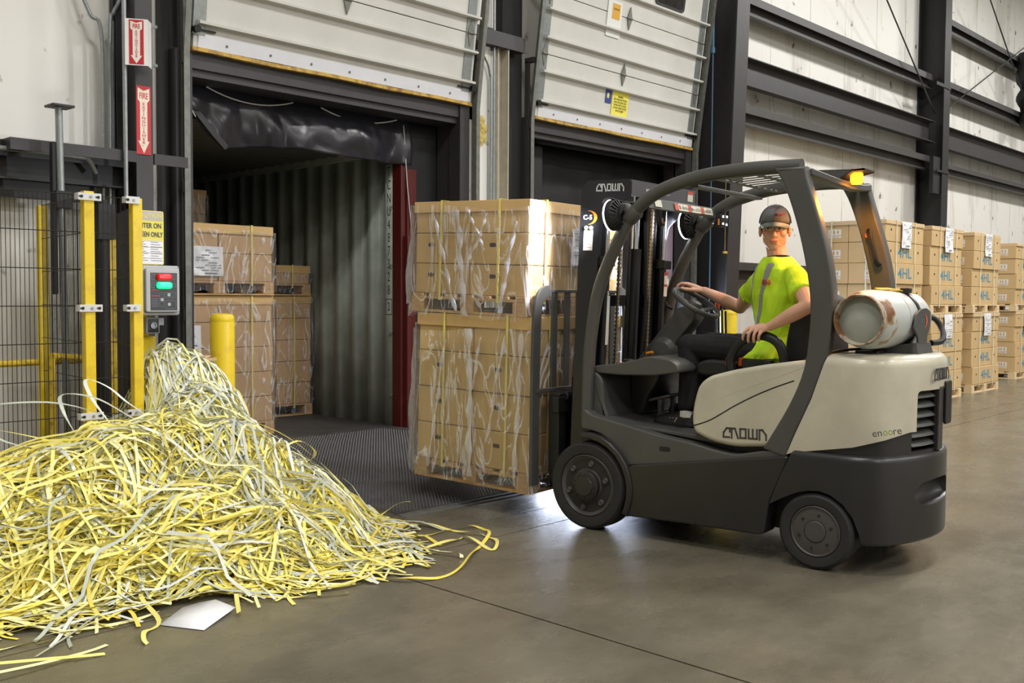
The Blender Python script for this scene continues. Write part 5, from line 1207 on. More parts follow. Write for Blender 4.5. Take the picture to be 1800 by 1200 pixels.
mb=MB(); mb.bb(-0.355,-0.345,my(1.462),my(1.463),mz(1.15),mz(1.45)); mb.bb(-0.36,-0.33,my(1.460),my(1.462),mz(1.12),mz(1.42)); mb.build('decal_strip','logo_light',ms)
mb=MB(); mb.bb(0.325,0.366,my(1.459),my(1.462),mz(1.42),mz(1.58)); dl=mb.build('decal','sign_white',ms); mb=MB(); mb.bb(0.325,0.366,my(1.457),my(1.459),mz(1.56),mz(1.58)); mb.bb(0.325,0.366,my(1.457),my(1.459),mz(1.485),mz(1.50)); mb.build('red_block','warn_red',ms)
# --- carriage, load backrest, forks
mb=MB(); mb.bb(-0.48,0.48,1.69,1.74,0.68,0.78); mb.bb(-0.48,0.48,1.69,1.74,0.24,0.34); mb.bb(-0.30,-0.22,1.64,1.72,0.22,0.90); mb.bb(0.22,0.30,1.64,1.72,0.22,0.90); mb.bb(-0.46,-0.38,1.70,1.78,0.25,0.80); mb.bb(0.38,0.46,1.70,1.78,0.25,0.80)
mb.tube([(-0.40,1.70,0.78),(-0.25,1.70,0.78)],0.03,10); mb.build('carriage','truck_black',fk,bevel=0.008)
bk=bpy.data.objects.new('load_backrest',None); C.objects.link(bk); bk.parent=fk
def bkb(sg):
    mb=MB(); mb.bar(spline([(sg*0.535,1.835,0.22),(sg*0.535,1.832,0.80),(sg*0.530,1.828,1.20),(sg*0.515,1.825,1.36),(sg*0.47,1.823,1.425),(sg*0.40,1.822,1.44)],5),0.075,0.022,up=(0,1,0)); mb.build('side_bar','truck_grey',bk,bevel=0.003)
    for x in (0.34,0.20,0.07):
        mb=MB(); mb.bar([(sg*x,1.832,0.80),(sg*x,1.824,1.43)],0.055,0.014,up=(0,1,0)); mb.build('upright_bar','truck_grey',bk,bevel=0.003)
both(bkb)
mb=MB(); mb.bb(-0.41,0.41,1.813,1.833,1.43,1.45); mb.build('cross_bar','truck_grey',bk,bevel=0.003)
mb=MB(); mb.bb(-0.53,0.53,1.815,1.840,0.80,0.825); mb.build('cross_bar','truck_grey',bk,bevel=0.003)
def fork(sg):
    mb=MB(); mb.loft([[(sg*0.22,1.80,0.70),(sg*0.32,1.80,0.70),(sg*0.32,1.755,0.70),(sg*0.22,1.755,0.70)],[(sg*0.22,1.80,0.24),(sg*0.32,1.80,0.24),(sg*0.32,1.755,0.21),(sg*0.22,1.755,0.21)],
        [(sg*0.22,1.84,0.232),(sg*0.32,1.84,0.232),(sg*0.32,1.83,0.19),(sg*0.22,1.83,0.19)],[(sg*0.22,2.75,0.240),(sg*0.32,2.75,0.240),(sg*0.32,2.75,0.228),(sg*0.22,2.75,0.228)]]); mb.build('fork','truck_black',fk,bevel=0.003)
both(fork)
# --- propane tank on its swing bracket
tk=bpy.data.objects.new('propane_tank',None); C.objects.link(tk); tk.parent=fk; tk.location=(0,-0.195,1.297); tk.rotation_euler=(0,0,math.radians(-2))
mb=MB(); mb.lathe([(0.001,0.235),(0.06,0.228),(0.11,0.20),(0.14,0.16),(0.152,0.11),(0.152,-0.36)],'X',48,cap=False); mb.build('tank_shell','tank_white',tk)
mb=MB(); mb.lathe([(0.152,-0.36),(0.150,-0.41),(0.142,-0.445),(0.126,-0.475)],'X',48,cap=False); mb.build('tank_shoulder','tank_white',tk,label='rusty rounded tank shoulder')
mb=MB(); mb.lathe([(0.122,-0.465),(0.128,-0.47),(0.130,-0.515),(0.126,-0.522),(0.119,-0.520),(0.117,-0.47)],'X',48,cap=False); mb.build('foot_ring','tank_rust',tk,label='rusty foot ring')
mb=MB(); mb.lathe([(0.119,-0.470),(0.10,-0.478),(0.06,-0.488),(0.001,-0.493)],'X',40,cap=False); mb.build('tank_end','tank_end',tk)
mb=MB(); mb.lathe([(0.1535,-0.20),(0.1545,-0.195),(0.1535,-0.19)],'X',48,cap=False); mb.build('weld_seam','tank_white',tk)
mb=MB()
mb.loft([[(x,rr*math.sin(a),rr*math.cos(a)) for x,rr in ((-0.075,0.153),(-0.075,0.159),(-0.045,0.159),(-0.045,0.153))] for a in [math.radians(-160+10*i) for i in range(33)]],True)
mb.build('clamp_strap','truck_dark',tk)
mb=MB(); mb.bb(-0.085,-0.035,-0.10,-0.05,0.135,0.165); mb.build('strap_latch','truck_black',tk,bevel=0.006)
mb=MB(); mb.bar([(-0.30,-0.01,0.156),(-0.18,-0.03,0.158),(-0.06,-0.06,0.150),(0.02,-0.09,0.138)],0.03,0.006,up=(0,-0.3,1)); mb.build('tank_tag','rail_yellow',tk)
mb=MB(); mb.prism(rp([(-.20,-.05),(-.17,.03),(-.10,.055),(-.02,.06),(.05,.04),(.05,-.02),(.03,-.06),(0,-.09),(0,-.15),(-.14,-.15),(-.14,-.10),(-.17,-.07)],0.012,3),-0.172,-0.160,'Y'); br=mb.build('bracket_plate','truck_grey',tk,bevel=0.003)
M=frame((-0.06,-0.1725,-0.01),(1,0,0),(0,0,1)); mb=MB(); arc_mark(mb,M,0.045,0.014,math.radians(-70),math.radians(80)); mb.build('orange_arc','orange_plastic',tk,smooth=False)
text('model_lettering','C-5',0.028,'print_grey',tk,M@Matrix.Translation((-0.01,0,0)))
mb=MB(); mb.loft([[(-0.16,-0.17,-0.12),(0.06,-0.17,-0.12),(0.06,0.12,-0.155),(-0.16,0.12,-0.155)],[(-0.17,-0.185,-0.19),(0.07,-0.185,-0.19),(0.07,0.13,-0.19),(-0.17,0.13,-0.19)]]); mb.bb(-0.15,0.05,-0.16,0.10,-0.197,-0.188); mb.build('bracket_base','truck_grey',tk,bevel=0.01)
mb=MB(); mb.bb(-0.30,-0.10,-0.02,0.10,-0.19,-0.165); mb.build('swing_arm','truck_black',tk,bevel=0.006)
mb=MB(); mb.tube(spline([(0.20,-0.05,0.02),(0.27,-0.12,0.0),(0.28,-0.16,-0.06),(0.22,-0.18,-0.12),(0.10,-0.16,-0.13)],6),0.016,10); mb.build('gas_hose','hose_black',tk)
mb=MB(); mb.tube([(0.21,0,0.0),(0.26,0,0.0)],0.03,10); mb.build('valve','galv_dull',tk)
# ------------------------------------------------------------------ forklift driver (same frame as the truck)
mat('skin',(216,166,140),0.5,0,var=0.05,vscale=14); mat('skin_lip',(186,112,100),0.45); mat('hair_brown',(52,38,30),0.7); mat('eye_white',(225,220,214),0.3); mat('eye_dark',(48,36,30),0.2)
mat('shirt_neon',(198,240,40),0.75,0,var=0.06,vscale=9,bump=0.5,bscale=7); mat('reflective_grey',(158,160,152),0.45); mat('trouser_black',(13,13,16),0.85,bump=0.4,bscale=8); mat('shoe_black',(24,24,24),0.6); mat('sock_white',(230,228,222),0.8); mat('stripe_cream',(150,142,118),0.6)
mat('cap_grey',(104,104,106),0.75,bump=0.15,bscale=220); mat('cap_mesh',(24,24,27),0.8); mat('cap_trim',(150,158,156),0.6); mat('logo_red',(186,40,50),0.5)
pe_name='person'
def ell(mb,c,r,M=None,n=16,m=10):
    rings=[]
    for i in range(1,m):
        t=PI*i/m; rings.append([Vector((c[0]+r[0]*math.sin(t)*math.cos(2*PI*j/n),c[1]+r[1]*math.sin(t)*math.sin(2*PI*j/n),c[2]-r[2]*math.cos(t))) for j in range(n)])
    if M is not None: rings=[[M@p for p in q] for q in rings]
    return mb.loft(rings)
def remesh(mb,name,m,parent,vox,smooth=2,fac=0.5):
    o=mb.build(name,m,None,smooth=False); rm=o.modifiers.new('r','REMESH'); rm.mode='VOXEL'; rm.voxel_size=vox; rm.use_smooth_shade=True
    if smooth: s=o.modifiers.new('s','SMOOTH'); s.iterations=smooth; s.factor=fac
    dg=bpy.context.evaluated_depsgraph_get(); dg.update(); me=bpy.data.meshes.new_from_object(o.evaluated_get(dg)); o.modifiers.clear(); o.data=me; me.shade_smooth(); o.parent=parent
    return o
def limb(mb,pts,rs,n=14):
    # tube with rounded ends
    P=spline(pts,5); m=len(P); k=len(pts)-1
    R=[]
    for i in range(m):
        t=i/(m-1)*k; a=min(int(t),k-1); f=t-a; f=f*f*(3-2*f); R.append(rs[a]*(1-f)+rs[a+1]*f)
    mb.tube(P,R,n); ell(mb,P[0],(R[0],)*3); ell(mb,P[-1],(R[-1],)*3); return mb
# torso rings: height, half width, half depth, twist, centre
TOR=[(1.00,.165,.125,4,(0,.455)),(1.08,.158,.122,12,(0,.457)),(1.18,.150,.116,24,(-.005,.46)),(1.30,.160,.118,36,(-.012,.462)),(1.42,.174,.120,46,(-.018,.462)),(1.51,.178,.110,52,(-.022,.462)),(1.565,.150,.092,53,(-.022,.462)),(1.605,.095,.074,54,(-.02,.464)),(1.635,.060,.060,54,(-.016,.468))]
def tor(mb,add=0.0,z0=0,bottom=None,n=28,flare=0.0):
    rings=[]
    for i,(z,a,b,t,c) in enumerate(TOR):
        t=math.radians(t); ring=[]; ad=add+(flare if i<2 else 0)
        for j in range(n):
            q=2*PI*j/n; u=math.copysign(abs(math.cos(q))**0.85,math.cos(q))*(a+ad); v=math.copysign(abs(math.sin(q))**0.85,math.sin(q))*(b+ad)
            ring.append(Vector((c[0]+u*math.cos(t)-v*math.sin(t),c[1]+u*math.sin(t)+v*math.cos(t),(z if not(bottom and i==0) else bottom)+ (add*0.3 if i>5 else 0))))
        rings.append(ring)
    return mb.loft(rings)
LS,LE,LWr=(-.138,.315,1.522),(-.345,.150,1.362),(-.322,.372,1.250)
RS,RE,RWr=(.090,.605,1.522),(.225,.815,1.345),(.105,1.0,1.446)
body=MB(); tor(body)
limb(body,[LS,tuple((Vector(LS)+Vector(LE))/2+Vector((-.008,-.01,0))),LE],[.052,.050,.040]); limb(body,[LE,tuple(Vector(LE).lerp(Vector(LWr),.35)+Vector((-.006,0,.0))),LWr],[.040,.042,.0265])
limb(body,[RS,tuple((Vector(RS)+Vector(RE))/2),RE],[.052,.049,.040]); limb(body,[RE,tuple(Vector(RE).lerp(Vector(RWr),.35)),RWr],[.040,.041,.0265])
def hand(mb,wr,kn,fing,thumb):
    wr=Vector(wr); K=[Vector(k) for k in kn]
    for k in K: limb(mb,[wr.lerp(k,.08),wr.lerp(k,.6),k],[.018,.0155,.0105],10)
    for a,b in zip(K[:-1],K[1:]): limb(mb,[wr.lerp(a.lerp(b,.5),.3),a.lerp(b,.5)],[.017,.0105],8)
    for k,f in zip(K,fing): limb(mb,[k]+[Vector(p) for p in f],[.0105,.0095,.0088,.0075][:len(f)+1],10)
    limb(mb,[Vector(p) for p in thumb],[.016,.013,.0115,.009][:len(thumb)],10)
hand(body,LWr,[(-.345,.412,1.222),(-.349,.438,1.232),(-.349,.464,1.236),(-.344,.489,1.236)],
 [[(-.358,.422,1.200),(-.352,.428,1.180),(-.343,.430,1.168)],[(-.364,.448,1.206),(-.358,.455,1.178),(-.348,.457,1.160)],[(-.364,.478,1.210),(-.358,.487,1.180),(-.348,.490,1.160)],[(-.356,.510,1.214),(-.350,.522,1.188),(-.342,.525,1.172)]],
 [(-.312,.395,1.245),(-.300,.435,1.252),(-.296,.475,1.244),(-.298,.505,1.230)])
hand(body,RWr,[(.052,1.084,1.486),(.073,1.090,1.489),(.094,1.087,1.485),(.112,1.078,1.476)],
 [[(.040,1.120,1.492),(.034,1.146,1.478),(.034,1.152,1.458)],[(.064,1.124,1.492),(.060,1.148,1.474),(.060,1.150,1.454)],[(.089,1.118,1.486),(.086,1.138,1.466),(.085,1.136,1.448)],[(.110,1.106,1.474),(.108,1.120,1.456),(.106,1.116,1.440)]],
 [(.085,1.02,1.448),(.045,1.055,1.452),(.022,1.085,1.456),(.012,1.108,1.462)])
for sg,kn,an in ((-1,(-.165,.955,1.115),(-.215,.935,.76)),(1,(.165,.985,1.115),(.175,1.06,.77))):
    limb(body,[(sg*.10,.46,1.06),tuple((Vector((sg*.10,.46,1.06))+Vector(kn))/2),kn],[.082,.072,.052]); limb(body,[kn,tuple(Vector(kn).lerp(Vector(an),.35)+Vector((0,-.012,0))),an],[.052,.050,.034])
limb(body,[(-.215,.935,.76),(-.215,.93,.70),(-.217,1.0,.672),(-.22,1.10,.664)],[.034,.036,.032,.026]); limb(body,[(.175,1.06,.77),(.175,1.055,.71),(.178,1.12,.69),(.18,1.21,.69)],[.034,.036,.032,.026])
# head: x to the person's right, y out of the face, z up
HC=Vector((.0,.498,1.802)); fd=Vector((-.93,-.37,-.07)).normalized(); rt=fd.cross(Vector((0.03,0,1))).normalized(); hu=rt.cross(fd)
HM=Matrix(((rt.x,fd.x,hu.x,HC.x),(rt.y,fd.y,hu.y,HC.y),(rt.z,fd.z,hu.z,HC.z),(0,0,0,1)))@Matrix.Diagonal((1.06,1.03,1.02,1))
def hp(*p): return HM@Vector(p)
limb(body,[(-.022,.462,1.56),(-.012,.472,1.63),hp(0,-.025,-.06)],[.066,.058,.057])
ell(body,(0,-.012,.028),(.075,.094,.094),HM,20,14); ell(body,(0,.018,-.040),(.064,.064,.074),HM,20,12); ell(body,(0,.052,-.101),(.032,.027,.020),HM); ell(body,(0,.022,-.066),(.058,.056,.046),HM,20,12); ell(body,(0,.040,-.085),(.044,.042,.030),HM)
for s in (-1,1):
    ell(body,(s*.040,.052,-.024),(.024,.024,.024),HM); ell(body,(s*.078,-.008,-.014),(.010,.021,.031),HM,12,10); ell(body,(s*.079,-.002,.006),(.009,.016,.014),HM,12,8); ell(body,(s*.047,.010,-.062),(.016,.03,.026),HM)
    limb(body,[hp(s*.010,.082,.024),hp(s*.034,.078,.026),hp(s*.052,.062,.018)],[.010,.010,.008],8)
    ell(body,(s*.0125,.098,-.036),(.0095,.010,.0085),HM,10,8)
limb(body,[hp(0,.080,.018),hp(0,.094,-.008),hp(0,.108,-.032)],[.010,.0105,.0125],10)
ell(body,(0,.083,-.064),(.024,.011,.0065),HM); ell(body,(0,.082,-.075),(.021,.0105,.0065),HM)
pe=remesh(body,'person','skin',None,0.0042,2,0.5)
pe.location=FO; pe.rotation_euler=(0,0,FH)
tag(pe,'seated forklift driver in neon yellow shirt and grey cap, glancing back over his left shoulder','person')
# face details
for s in (-1,1):
    mb=MB(); ell(mb,(s*.031,.0745,.003),(.0125,.0115,.0085),HM,14,10); e=mb.build('eye','eye_white',pe)
    mb=MB(); ell(mb,(s*.031-.004+.006,.0825,.003),(.0055,.0045,.0058),HM,10,8); mb.build('iris','eye_dark',e)
    mb=MB(); mb.tube([hp(s*.031-.0135,.0805,.006),hp(s*.031,.0875,.0105),hp(s*.031+.0135,.0805,.006)],[.001,.0015,.001],6); mb.build('eyelid','hair_brown',e)
    mb=MB(); mb.tube([hp(s*.014,.0905,.0215),hp(s*.034,.0885,.0265),hp(s*.051,.072,.020)],[.0024,.0030,.0016],6); mb.build('eyebrow','hair_brown',pe)
mb=MB(); ell(mb,(0,.0855,-.0645),(.0225,.0095,.0045),HM); ell(mb,(0,.0845,-.0735),(.019,.0095,.005),HM); mb.build('lips','skin_lip',pe)
mb=MB()
rings=[]
for i in range(9):
    t=math.radians(62+i*6.5); rings.append([HM@Vector((.0795*math.sin(t)*math.cos(a),-.012+.0985*math.sin(t)*math.sin(a),.030+.099*math.cos(t))) for a in [math.radians(160+220*j/24) for j in range(25)]])
vs=[p for r in rings for p in r]; fs=[(i*25+j,i*25+j+1,(i+1)*25+j+1,(i+1)*25+j) for i in range(8) for j in range(24)]
mb.add(vs,fs); h_=mb.build('hair','hair_brown',pe); h_.modifiers.new('t','SOLIDIFY').thickness=0.006
# cap: grey front, black mesh sides and back, light-edged brim
def dome(a0,a1,name,m,parent,nz=8,na=24,base=.034):
    rings=[]
    for i in range(nz+1):
        f=i/nz; t=PI/2*(1-f)**0.9 if i<nz else 0.0
        z=base+.104*math.cos(t); k=math.sin(t) if i<nz else 0.02
        rings.append([HM@Vector((.0835*k*math.cos(a),-.010+.106*k*math.sin(a)+ (0.006*k if math.sin(a)>0.5 else 0),z)) for a in [a0+(a1-a0)*j/na for j in range(na+1)]])
    vs=[p for r in rings for p in r]; fs=[(i*(na+1)+j,i*(na+1)+j+1,(i+1)*(na+1)+j+1,(i+1)*(na+1)+j) for i in range(nz) for j in range(na)]
    mb=MB(); mb.add(vs,fs); o=mb.build(name,m,parent,angle=80); o.modifiers.new('t','SOLIDIFY').thickness=-0.004; return o
cap=dome(math.radians(28),math.radians(152),'cap','cap_grey',pe)
dome(math.radians(152),math.radians(388),'cap_mesh_back','cap_mesh',cap)
def brim(y0,y1,zo,m,name,th):
    rings=[]
    for i in range(6):
        f=i/5; ring=[]
        for j in range(21):
            u=-1+2*j/20; w=.078-.010*f**2
            yb=-.010+.104*math.sqrt(max(0,1-(u*.96)**2)); yf=yb+ (y1)*math.sqrt(max(0.0,1-abs(u)**2.6))
            y=yb+(yf-yb)*(y0+(1-y0)*f); x=u*w; z=.040-.016*u*u-.022*f+zo
            ring.append(HM@Vector((x,y,z)))
        rings.append(ring)
    vs=[p for r in rings for p in r]; fs=[(i*21+j,i*21+j+1,(i+1)*21+j+1,(i+1)*21+j) for i in range(5) for j in range(20)]
    mb=MB(); mb.add(vs,fs); o=mb.build(name,m,cap,angle=80); o.modifiers.new('t','SOLIDIFY').thickness=th; return o
brim(0,.062,0,'cap_grey','brim',0.005); brim(.88,.064,0.0005,'cap_trim','brim_edge',0.006)
M=frame(hp(-.030,.0925,.083),HM.to_3x3()@Vector((-1,-.25,0)),HM.to_3x3()@Vector((0,-.30,1)))
text('cap_lettering','RYAN',0.017,'logo_red',cap,M@Matrix.Translation((0.003,0,0.001)),squash=0.9,bold=0.0006)
mb=MB(); mb.prism(rp(rect(-.030,-.005,-.020,.006),.003),0.0005,0.0012,'Z',M); mb.build('cap_emblem','truck_black',cap)
# shirt
sh=MB(); tor(sh,0.016,bottom=1.035,flare=0.012)
limb(sh,[(-.022,.462,1.555),tuple(Vector(LS)+Vector((0,0,.004)))],[.066,.062]); limb(sh,[(-.022,.462,1.555),tuple(Vector(RS)+Vector((0,0,.004)))],[.066,.062])
def sleeve(a,b,f):
    a=Vector(a);b=Vector(b); d=(b-a).normalized(); P=[a,a.lerp(b,f*.5),a.lerp(b,f)]; sh.tube(P,[.064,.065,.070],18); ell(sh,a,(.064,)*3)
sleeve(LS,LE,.62); sleeve(RS,RE,.60)
# loose hem resting on the lap
sh.loft([[Vector((c[0]+a*math.cos(2*PI*j/20),c[1]+b*math.sin(2*PI*j/20),c[2])) for j in range(20)] for c,a,b in (((-.02,.46,1.16),.165,.135),((-.04,.485,1.09),.185,.150),((-.06,.50,1.055),.195,.155))])
so=remesh(sh,'shirt','shirt_neon',pe,0.0065,3,0.5)
def ripple(o,amp,sc):
    for v in o.data.vertices:
        n=noise.noise((v.co.x*sc,v.co.y*sc,v.co.z*sc*0.55))+0.5*noise.noise((v.co.x*sc*2.3,v.co.y*sc*2.3,v.co.z*sc*1.2+4)); v.co+=v.normal*amp*n
ripple(so,0.012,11)
# reflective tape taken off the shirt surface
def patch(o,test,name,m,off):
    me=o.data; vm={};vs=[];fs=[]
    for p in me.polygons:
        c=p.center
        if test(c,p.normal):
            f=[]
            for i in p.vertices:
                if i not in vm: vm[i]=len(vs); vs.append(tuple(me.vertices[i].co+me.vertices[i].normal*off))
                f.append(vm[i])
            fs.append(tuple(f))
    mb=MB(); mb.add(vs,fs); return mb.build(name,m,o,angle=180)
def torso_uv(c):
    z=c.z; k=0
    while k<len(TOR)-2 and TOR[k+1][0]<z: k+=1
    f=max(0,min(1,(z-TOR[k][0])/(TOR[k+1][0]-TOR[k][0]))); t=math.radians(TOR[k][3]*(1-f)+TOR[k+1][3]*f); cx=TOR[k][4][0]*(1-f)+TOR[k+1][4][0]*f; cy=TOR[k][4][1]*(1-f)+TOR[k+1][4][1]*f
    d=Vector((c.x-cx,c.y-cy)); return d.x*math.cos(t)+d.y*math.sin(t), -d.x*math.sin(t)+d.y*math.cos(t)
def tape(lo,hi,z0,z1):
    def f(c,n):
        if not(z0<c.z<z1): return False
        u,v=torso_uv(c); return lo<u<hi and (v>-0.02)
    return f
patch(so,tape(-.088,-.040,1.03,1.60),'reflective_tape','reflective_grey',0.002); patch(so,tape(.066,.108,1.03,1.60),'reflective_tape','reflective_grey',0.002)
t=math.radians(50); sd=Vector((math.cos(t),math.sin(t),0)); fdv=Vector((-math.sin(t),math.cos(t),0))
text('chest_lettering','RYAN',0.044,'logo_red',so,frame(Vector((-.022,.462,1.49))-sd*.105+fdv*.125,-sd,(0,0,1)),squash=0.9,bold=0.001)
mb=MB(); mb.tube([Vector((-.016,.468,1.640))+Vector((.066*math.cos(a),.064*math.sin(a),.004*math.sin(a*2))) for a in [2*PI*i/20 for i in range(21)]],0.008,8); mb.build('undershirt_collar','trouser_black',so)
# trousers
tr=MB(); ell(tr,(0,.44,1.06),(.180,.150,.105))
for sg,kn,an in ((-1,(-.165,.955,1.115),(-.215,.935,.765)),(1,(.165,.985,1.115),(.175,1.06,.775))):
    limb(tr,[(sg*.10,.46,1.07),tuple((Vector((sg*.10,.46,1.07))+Vector(kn))/2+Vector((0,0,.006))),kn],[.098,.088,.074]); limb(tr,[kn,tuple(Vector(kn).lerp(Vector(an),.4)+Vector((0,-.012,0))),an],[.072,.070,.056])
to=remesh(tr,'trousers','trouser_black',pe,0.0075,3,0.5); ripple(to,0.006,11)
for sg,an,toe,z in ((-1,(-.215,.935,.745),(-.22,1.155),.640),(1,(.175,1.06,.752),(.18,1.27),.668)):
    mb=MB(); mb.tube([(an[0],an[1],an[2]-.05),(an[0],an[1]-.002,an[2]),(an[0],an[1],an[2]+.03)],[.046,.043,.044],16); mb.build('sock','sock_white',pe)
    s=MB(); x=an[0]; y0=an[1]-.055; L=toe[1]-y0
    rings=[]
    for i,(f,w,h) in enumerate(((0,.022,.05),(.03,.034,.075),(.18,.038,.092),(.34,.040,.082),(.5,.044,.066),(.7,.048,.052),(.88,.042,.040),(.97,.026,.030),(1.0,.010,.022))):
        y=y0+L*f; rings.append([(x+w*math.cos(a),y,z+.012+max(0,h*math.sin(a)) if math.sin(a)>-0.01 else z+.012) for a in [2*PI*j/16 for j in range(16)]])
    s.loft(rings); o=s.build('shoe','shoe_black',pe,angle=60)
    s=MB(); out=[(x+w*1.04,y0+L*f) for f,w in ((0,.02),(.04,.036),(.3,.041),(.5,.045),(.72,.049),(.9,.042),(1.0,.014))]; out2=[(2*x-a,b) for a,b in reversed(out)]
    s.prism(out+out2,z-.003,z+.016,'Z'); s.build('sole','truck_black',o,bevel=0.004)
    s=MB()
    for k in range(3):
        y=an[1]+.045+.022*k
        for e in (-1,):
            s.bar([(x+e*.040,y+.018,z+.022),(x+e*.036,y+.006,z+.045),(x+e*.022,y-.006,z+.066-.006*k)],0.009,0.004,up=(-1,0,0.5))
    s.build('shoe_stripe','stripe_cream',o)
# ------------------------------------------------------------------ heap of cut strapping
import numpy as np
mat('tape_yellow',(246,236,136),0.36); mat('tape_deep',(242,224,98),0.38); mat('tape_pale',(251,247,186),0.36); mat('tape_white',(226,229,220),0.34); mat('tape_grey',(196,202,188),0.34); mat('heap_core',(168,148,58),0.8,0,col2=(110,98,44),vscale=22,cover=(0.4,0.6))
HP=[(.3,5.0,.36),(.8,5.1,.40),(1.4,5.2,.43),(1.81,5.2,.45),(2.08,5.2,.51),(2.38,5.2,.60),(2.7,5.3,.63),(3.06,5.2,.56),(3.21,5.2,.48),(3.33,5.2,.43),(3.54,5.2,.29),(3.71,5.2,.13),(3.3,5.4,.48),(3.55,5.5,.33),(3.8,5.5,.13),
 (.2,4.7,.1),(.6,4.75,.06),(1.0,4.65,.05),(1.5,4.45,.03),(1.8,4.25,.02),(2.1,4.15,.02),(2.46,4.05,.02),(2.95,3.95,.015),(3.35,4.08,.012),(3.6,4.35,.012),(3.8,4.75,.012),(3.93,5.2,.02),(3.97,5.8,.02),(3.9,6.2,.03),
 (0.4,4.4,0),(1.0,4.3,0),(1.5,4.15,0),(1.8,3.95,0),(2.2,3.85,0),(2.6,3.75,0),(3.1,3.65,0),(3.6,3.9,0),(3.85,4.3,0),(4.05,4.8,0),(4.1,5.4,0),(4.1,6.0,0),
 (2.0,4.75,.27),(2.5,4.65,.29),(2.9,4.5,.2),(3.2,4.5,.12),(1.5,4.85,.25),(1.0,4.9,.25),(3.3,4.85,.22),(2.9,4.8,.34),(2.5,4.35,.14),(2.0,4.45,.12),
 (3.03,6.06,.93),(3.15,6.02,.98),(2.80,5.75,.49),(2.87,5.9,.46),(2.90,6.05,.45),(2.70,5.6,.52),(2.93,6.2,.5),(3.29,6.0,.91),(3.41,6.0,.85),(3.52,6.0,.72),(3.60,6.02,.55),(3.70,6.02,.36),(3.80,6.0,.16),(2.92,5.68,.56),(3.08,5.74,.66),(3.2,5.74,.70),(3.36,5.72,.62),(3.5,5.72,.48),(3.68,5.72,.26),(3.1,6.25,.80),(3.3,6.3,.66),(3.5,6.28,.45),(3.0,6.6,.03),(3.5,6.6,0),(3.25,6.6,.05),
 (2.6,5.8,.46),(2.2,5.9,.38),(1.6,5.8,.30),(1.0,5.8,.25),(.4,5.7,.22),(2.7,6.25,.15),(2.4,6.3,.02),(2.0,6.4,0),(1.2,6.4,0),(.4,6.4,0),(2.6,6.6,0)]
_h=np.array(HP); _gx=np.linspace(0,4.3,130); _gy=np.linspace(3.5,6.8,100); _X,_Y=np.meshgrid(_gx,_gy,indexing='ij')
_d=((_X[...,None]-_h[:,0])**2+(_Y[...,None]-_h[:,1])**2+1e-4)**-2.0; HGRID=(_d*_h[:,2]).sum(-1)/_d.sum(-1)
def heap(x,y):
    u=(x-0)/4.3*129; v=(y-3.5)/3.3*99
    if u<0 or v<0 or u>=129 or v>=99: return 0.0
    i,j=int(u),int(v); a,b=u-i,v-j
    return float(HGRID[i,j]*(1-a)*(1-b)+HGRID[i+1,j]*a*(1-b)+HGRID[i,j+1]*(1-a)*b+HGRID[i+1,j+1]*a*b)
def strips(seed,n,area,mats,name,label,group,zlo=-0.02,zhi=0.04,arch_p=4,arch_a=0.12,lens=(0.25,0.5,0.8,1.2,1.6)):
    r=random.Random(seed); V=[];F=[];MI=[]; made=0; tries=0
    while made<n and tries<n*40:
        tries+=1
        x,y=r.uniform(*area[0]),r.uniform(*area[1]); h0=heap(x,y)
        if h0<0.010: continue
        if h0<0.05 and r.random()<0.55: continue
        L=r.choice(lens)*r.uniform(.8,1.25); ns=max(5,int(L/0.06)); a=r.uniform(0,2*PI) if r.random()<0.45 else r.gauss(-0.15,0.55)+(PI if r.random()<0.5 else 0)
        k=r.gauss(0,0.6) if r.random()<0.78 else r.gauss(0,3.0); dk=r.gauss(0,0.9); base=r.uniform(zlo,zhi); arch=(r.random()**arch_p)*arch_a; roll=r.gauss(0,0.5); dr=r.gauss(0,1.1); w=r.choice((0.0125,0.0145,0.016,0.018)); kick=r.random()
        pts=[]; step=L/ns; bad=False; kp=r.randint(2,ns)
        for i in range(ns+1):
            h=heap(x,y)
            if h<0.004 and i<ns-1: bad=True; break
            if x>4.0 or y<3.74 or (x>3.75 and y<4.2): bad=True; break
            if 1.96<x<2.38 and 3.70<y<4.11: bad=True; break
            if (x-3.665)**2+(y-6.28)**2<0.0115 or (abs(x-2.603)<.05 and abs(y-6)<.05) or (abs(x-2.905)<.05 and abs(y-6)<.05) or (3.34<x<3.50 and 6.84<y): bad=True; break
            pts.append((x,y,h,a,i/ns))
            if i==kp and kick<0.2: a+=r.choice((-1,1))*r.uniform(.8,1.8)
            a+=k*step; k+=dk*step*r.uniform(.3,1.2); x+=math.cos(a)*step; y+=math.sin(a)*step
        if bad: continue
        k0=len(V)
        for (px,py,pz,pa,t) in pts:
            f=min(1,pz/0.10)
            zz=pz+base*f+arch*math.sin(PI*t)*(0.2+0.8*f)+0.012*math.sin(t*9+roll)*f+0.004
            rr=(roll+dr*t)*(0.15+0.85*f); c,s=math.cos(rr)*w/2,math.sin(rr)*w/2; nx,ny=-math.sin(pa),math.cos(pa)
            V.append((px-nx*c,py-ny*c,max(0.0025,zz-s))); V.append((px+nx*c,py+ny*c,max(0.0025,zz+s)))
        mi=r.randrange(len(mats))
        for i in range(ns): q=k0+2*i; F.append((q,q+1,q+3,q+2)); MI.append(mi)
        made+=1
    me=bpy.data.meshes.new(name); me.from_pydata(V,[],F); me.update()
    for m in mats: me.materials.append(MATS[m])
    me.polygons.foreach_set('material_index',MI)
    o=finish(me,name,None,angle=80); tag(o,label,'strapping',group,'stuff'); return o
AR=((0.1,4.0),(3.9,6.55))
cv=[];cf=[]; nx_,ny_=110,90
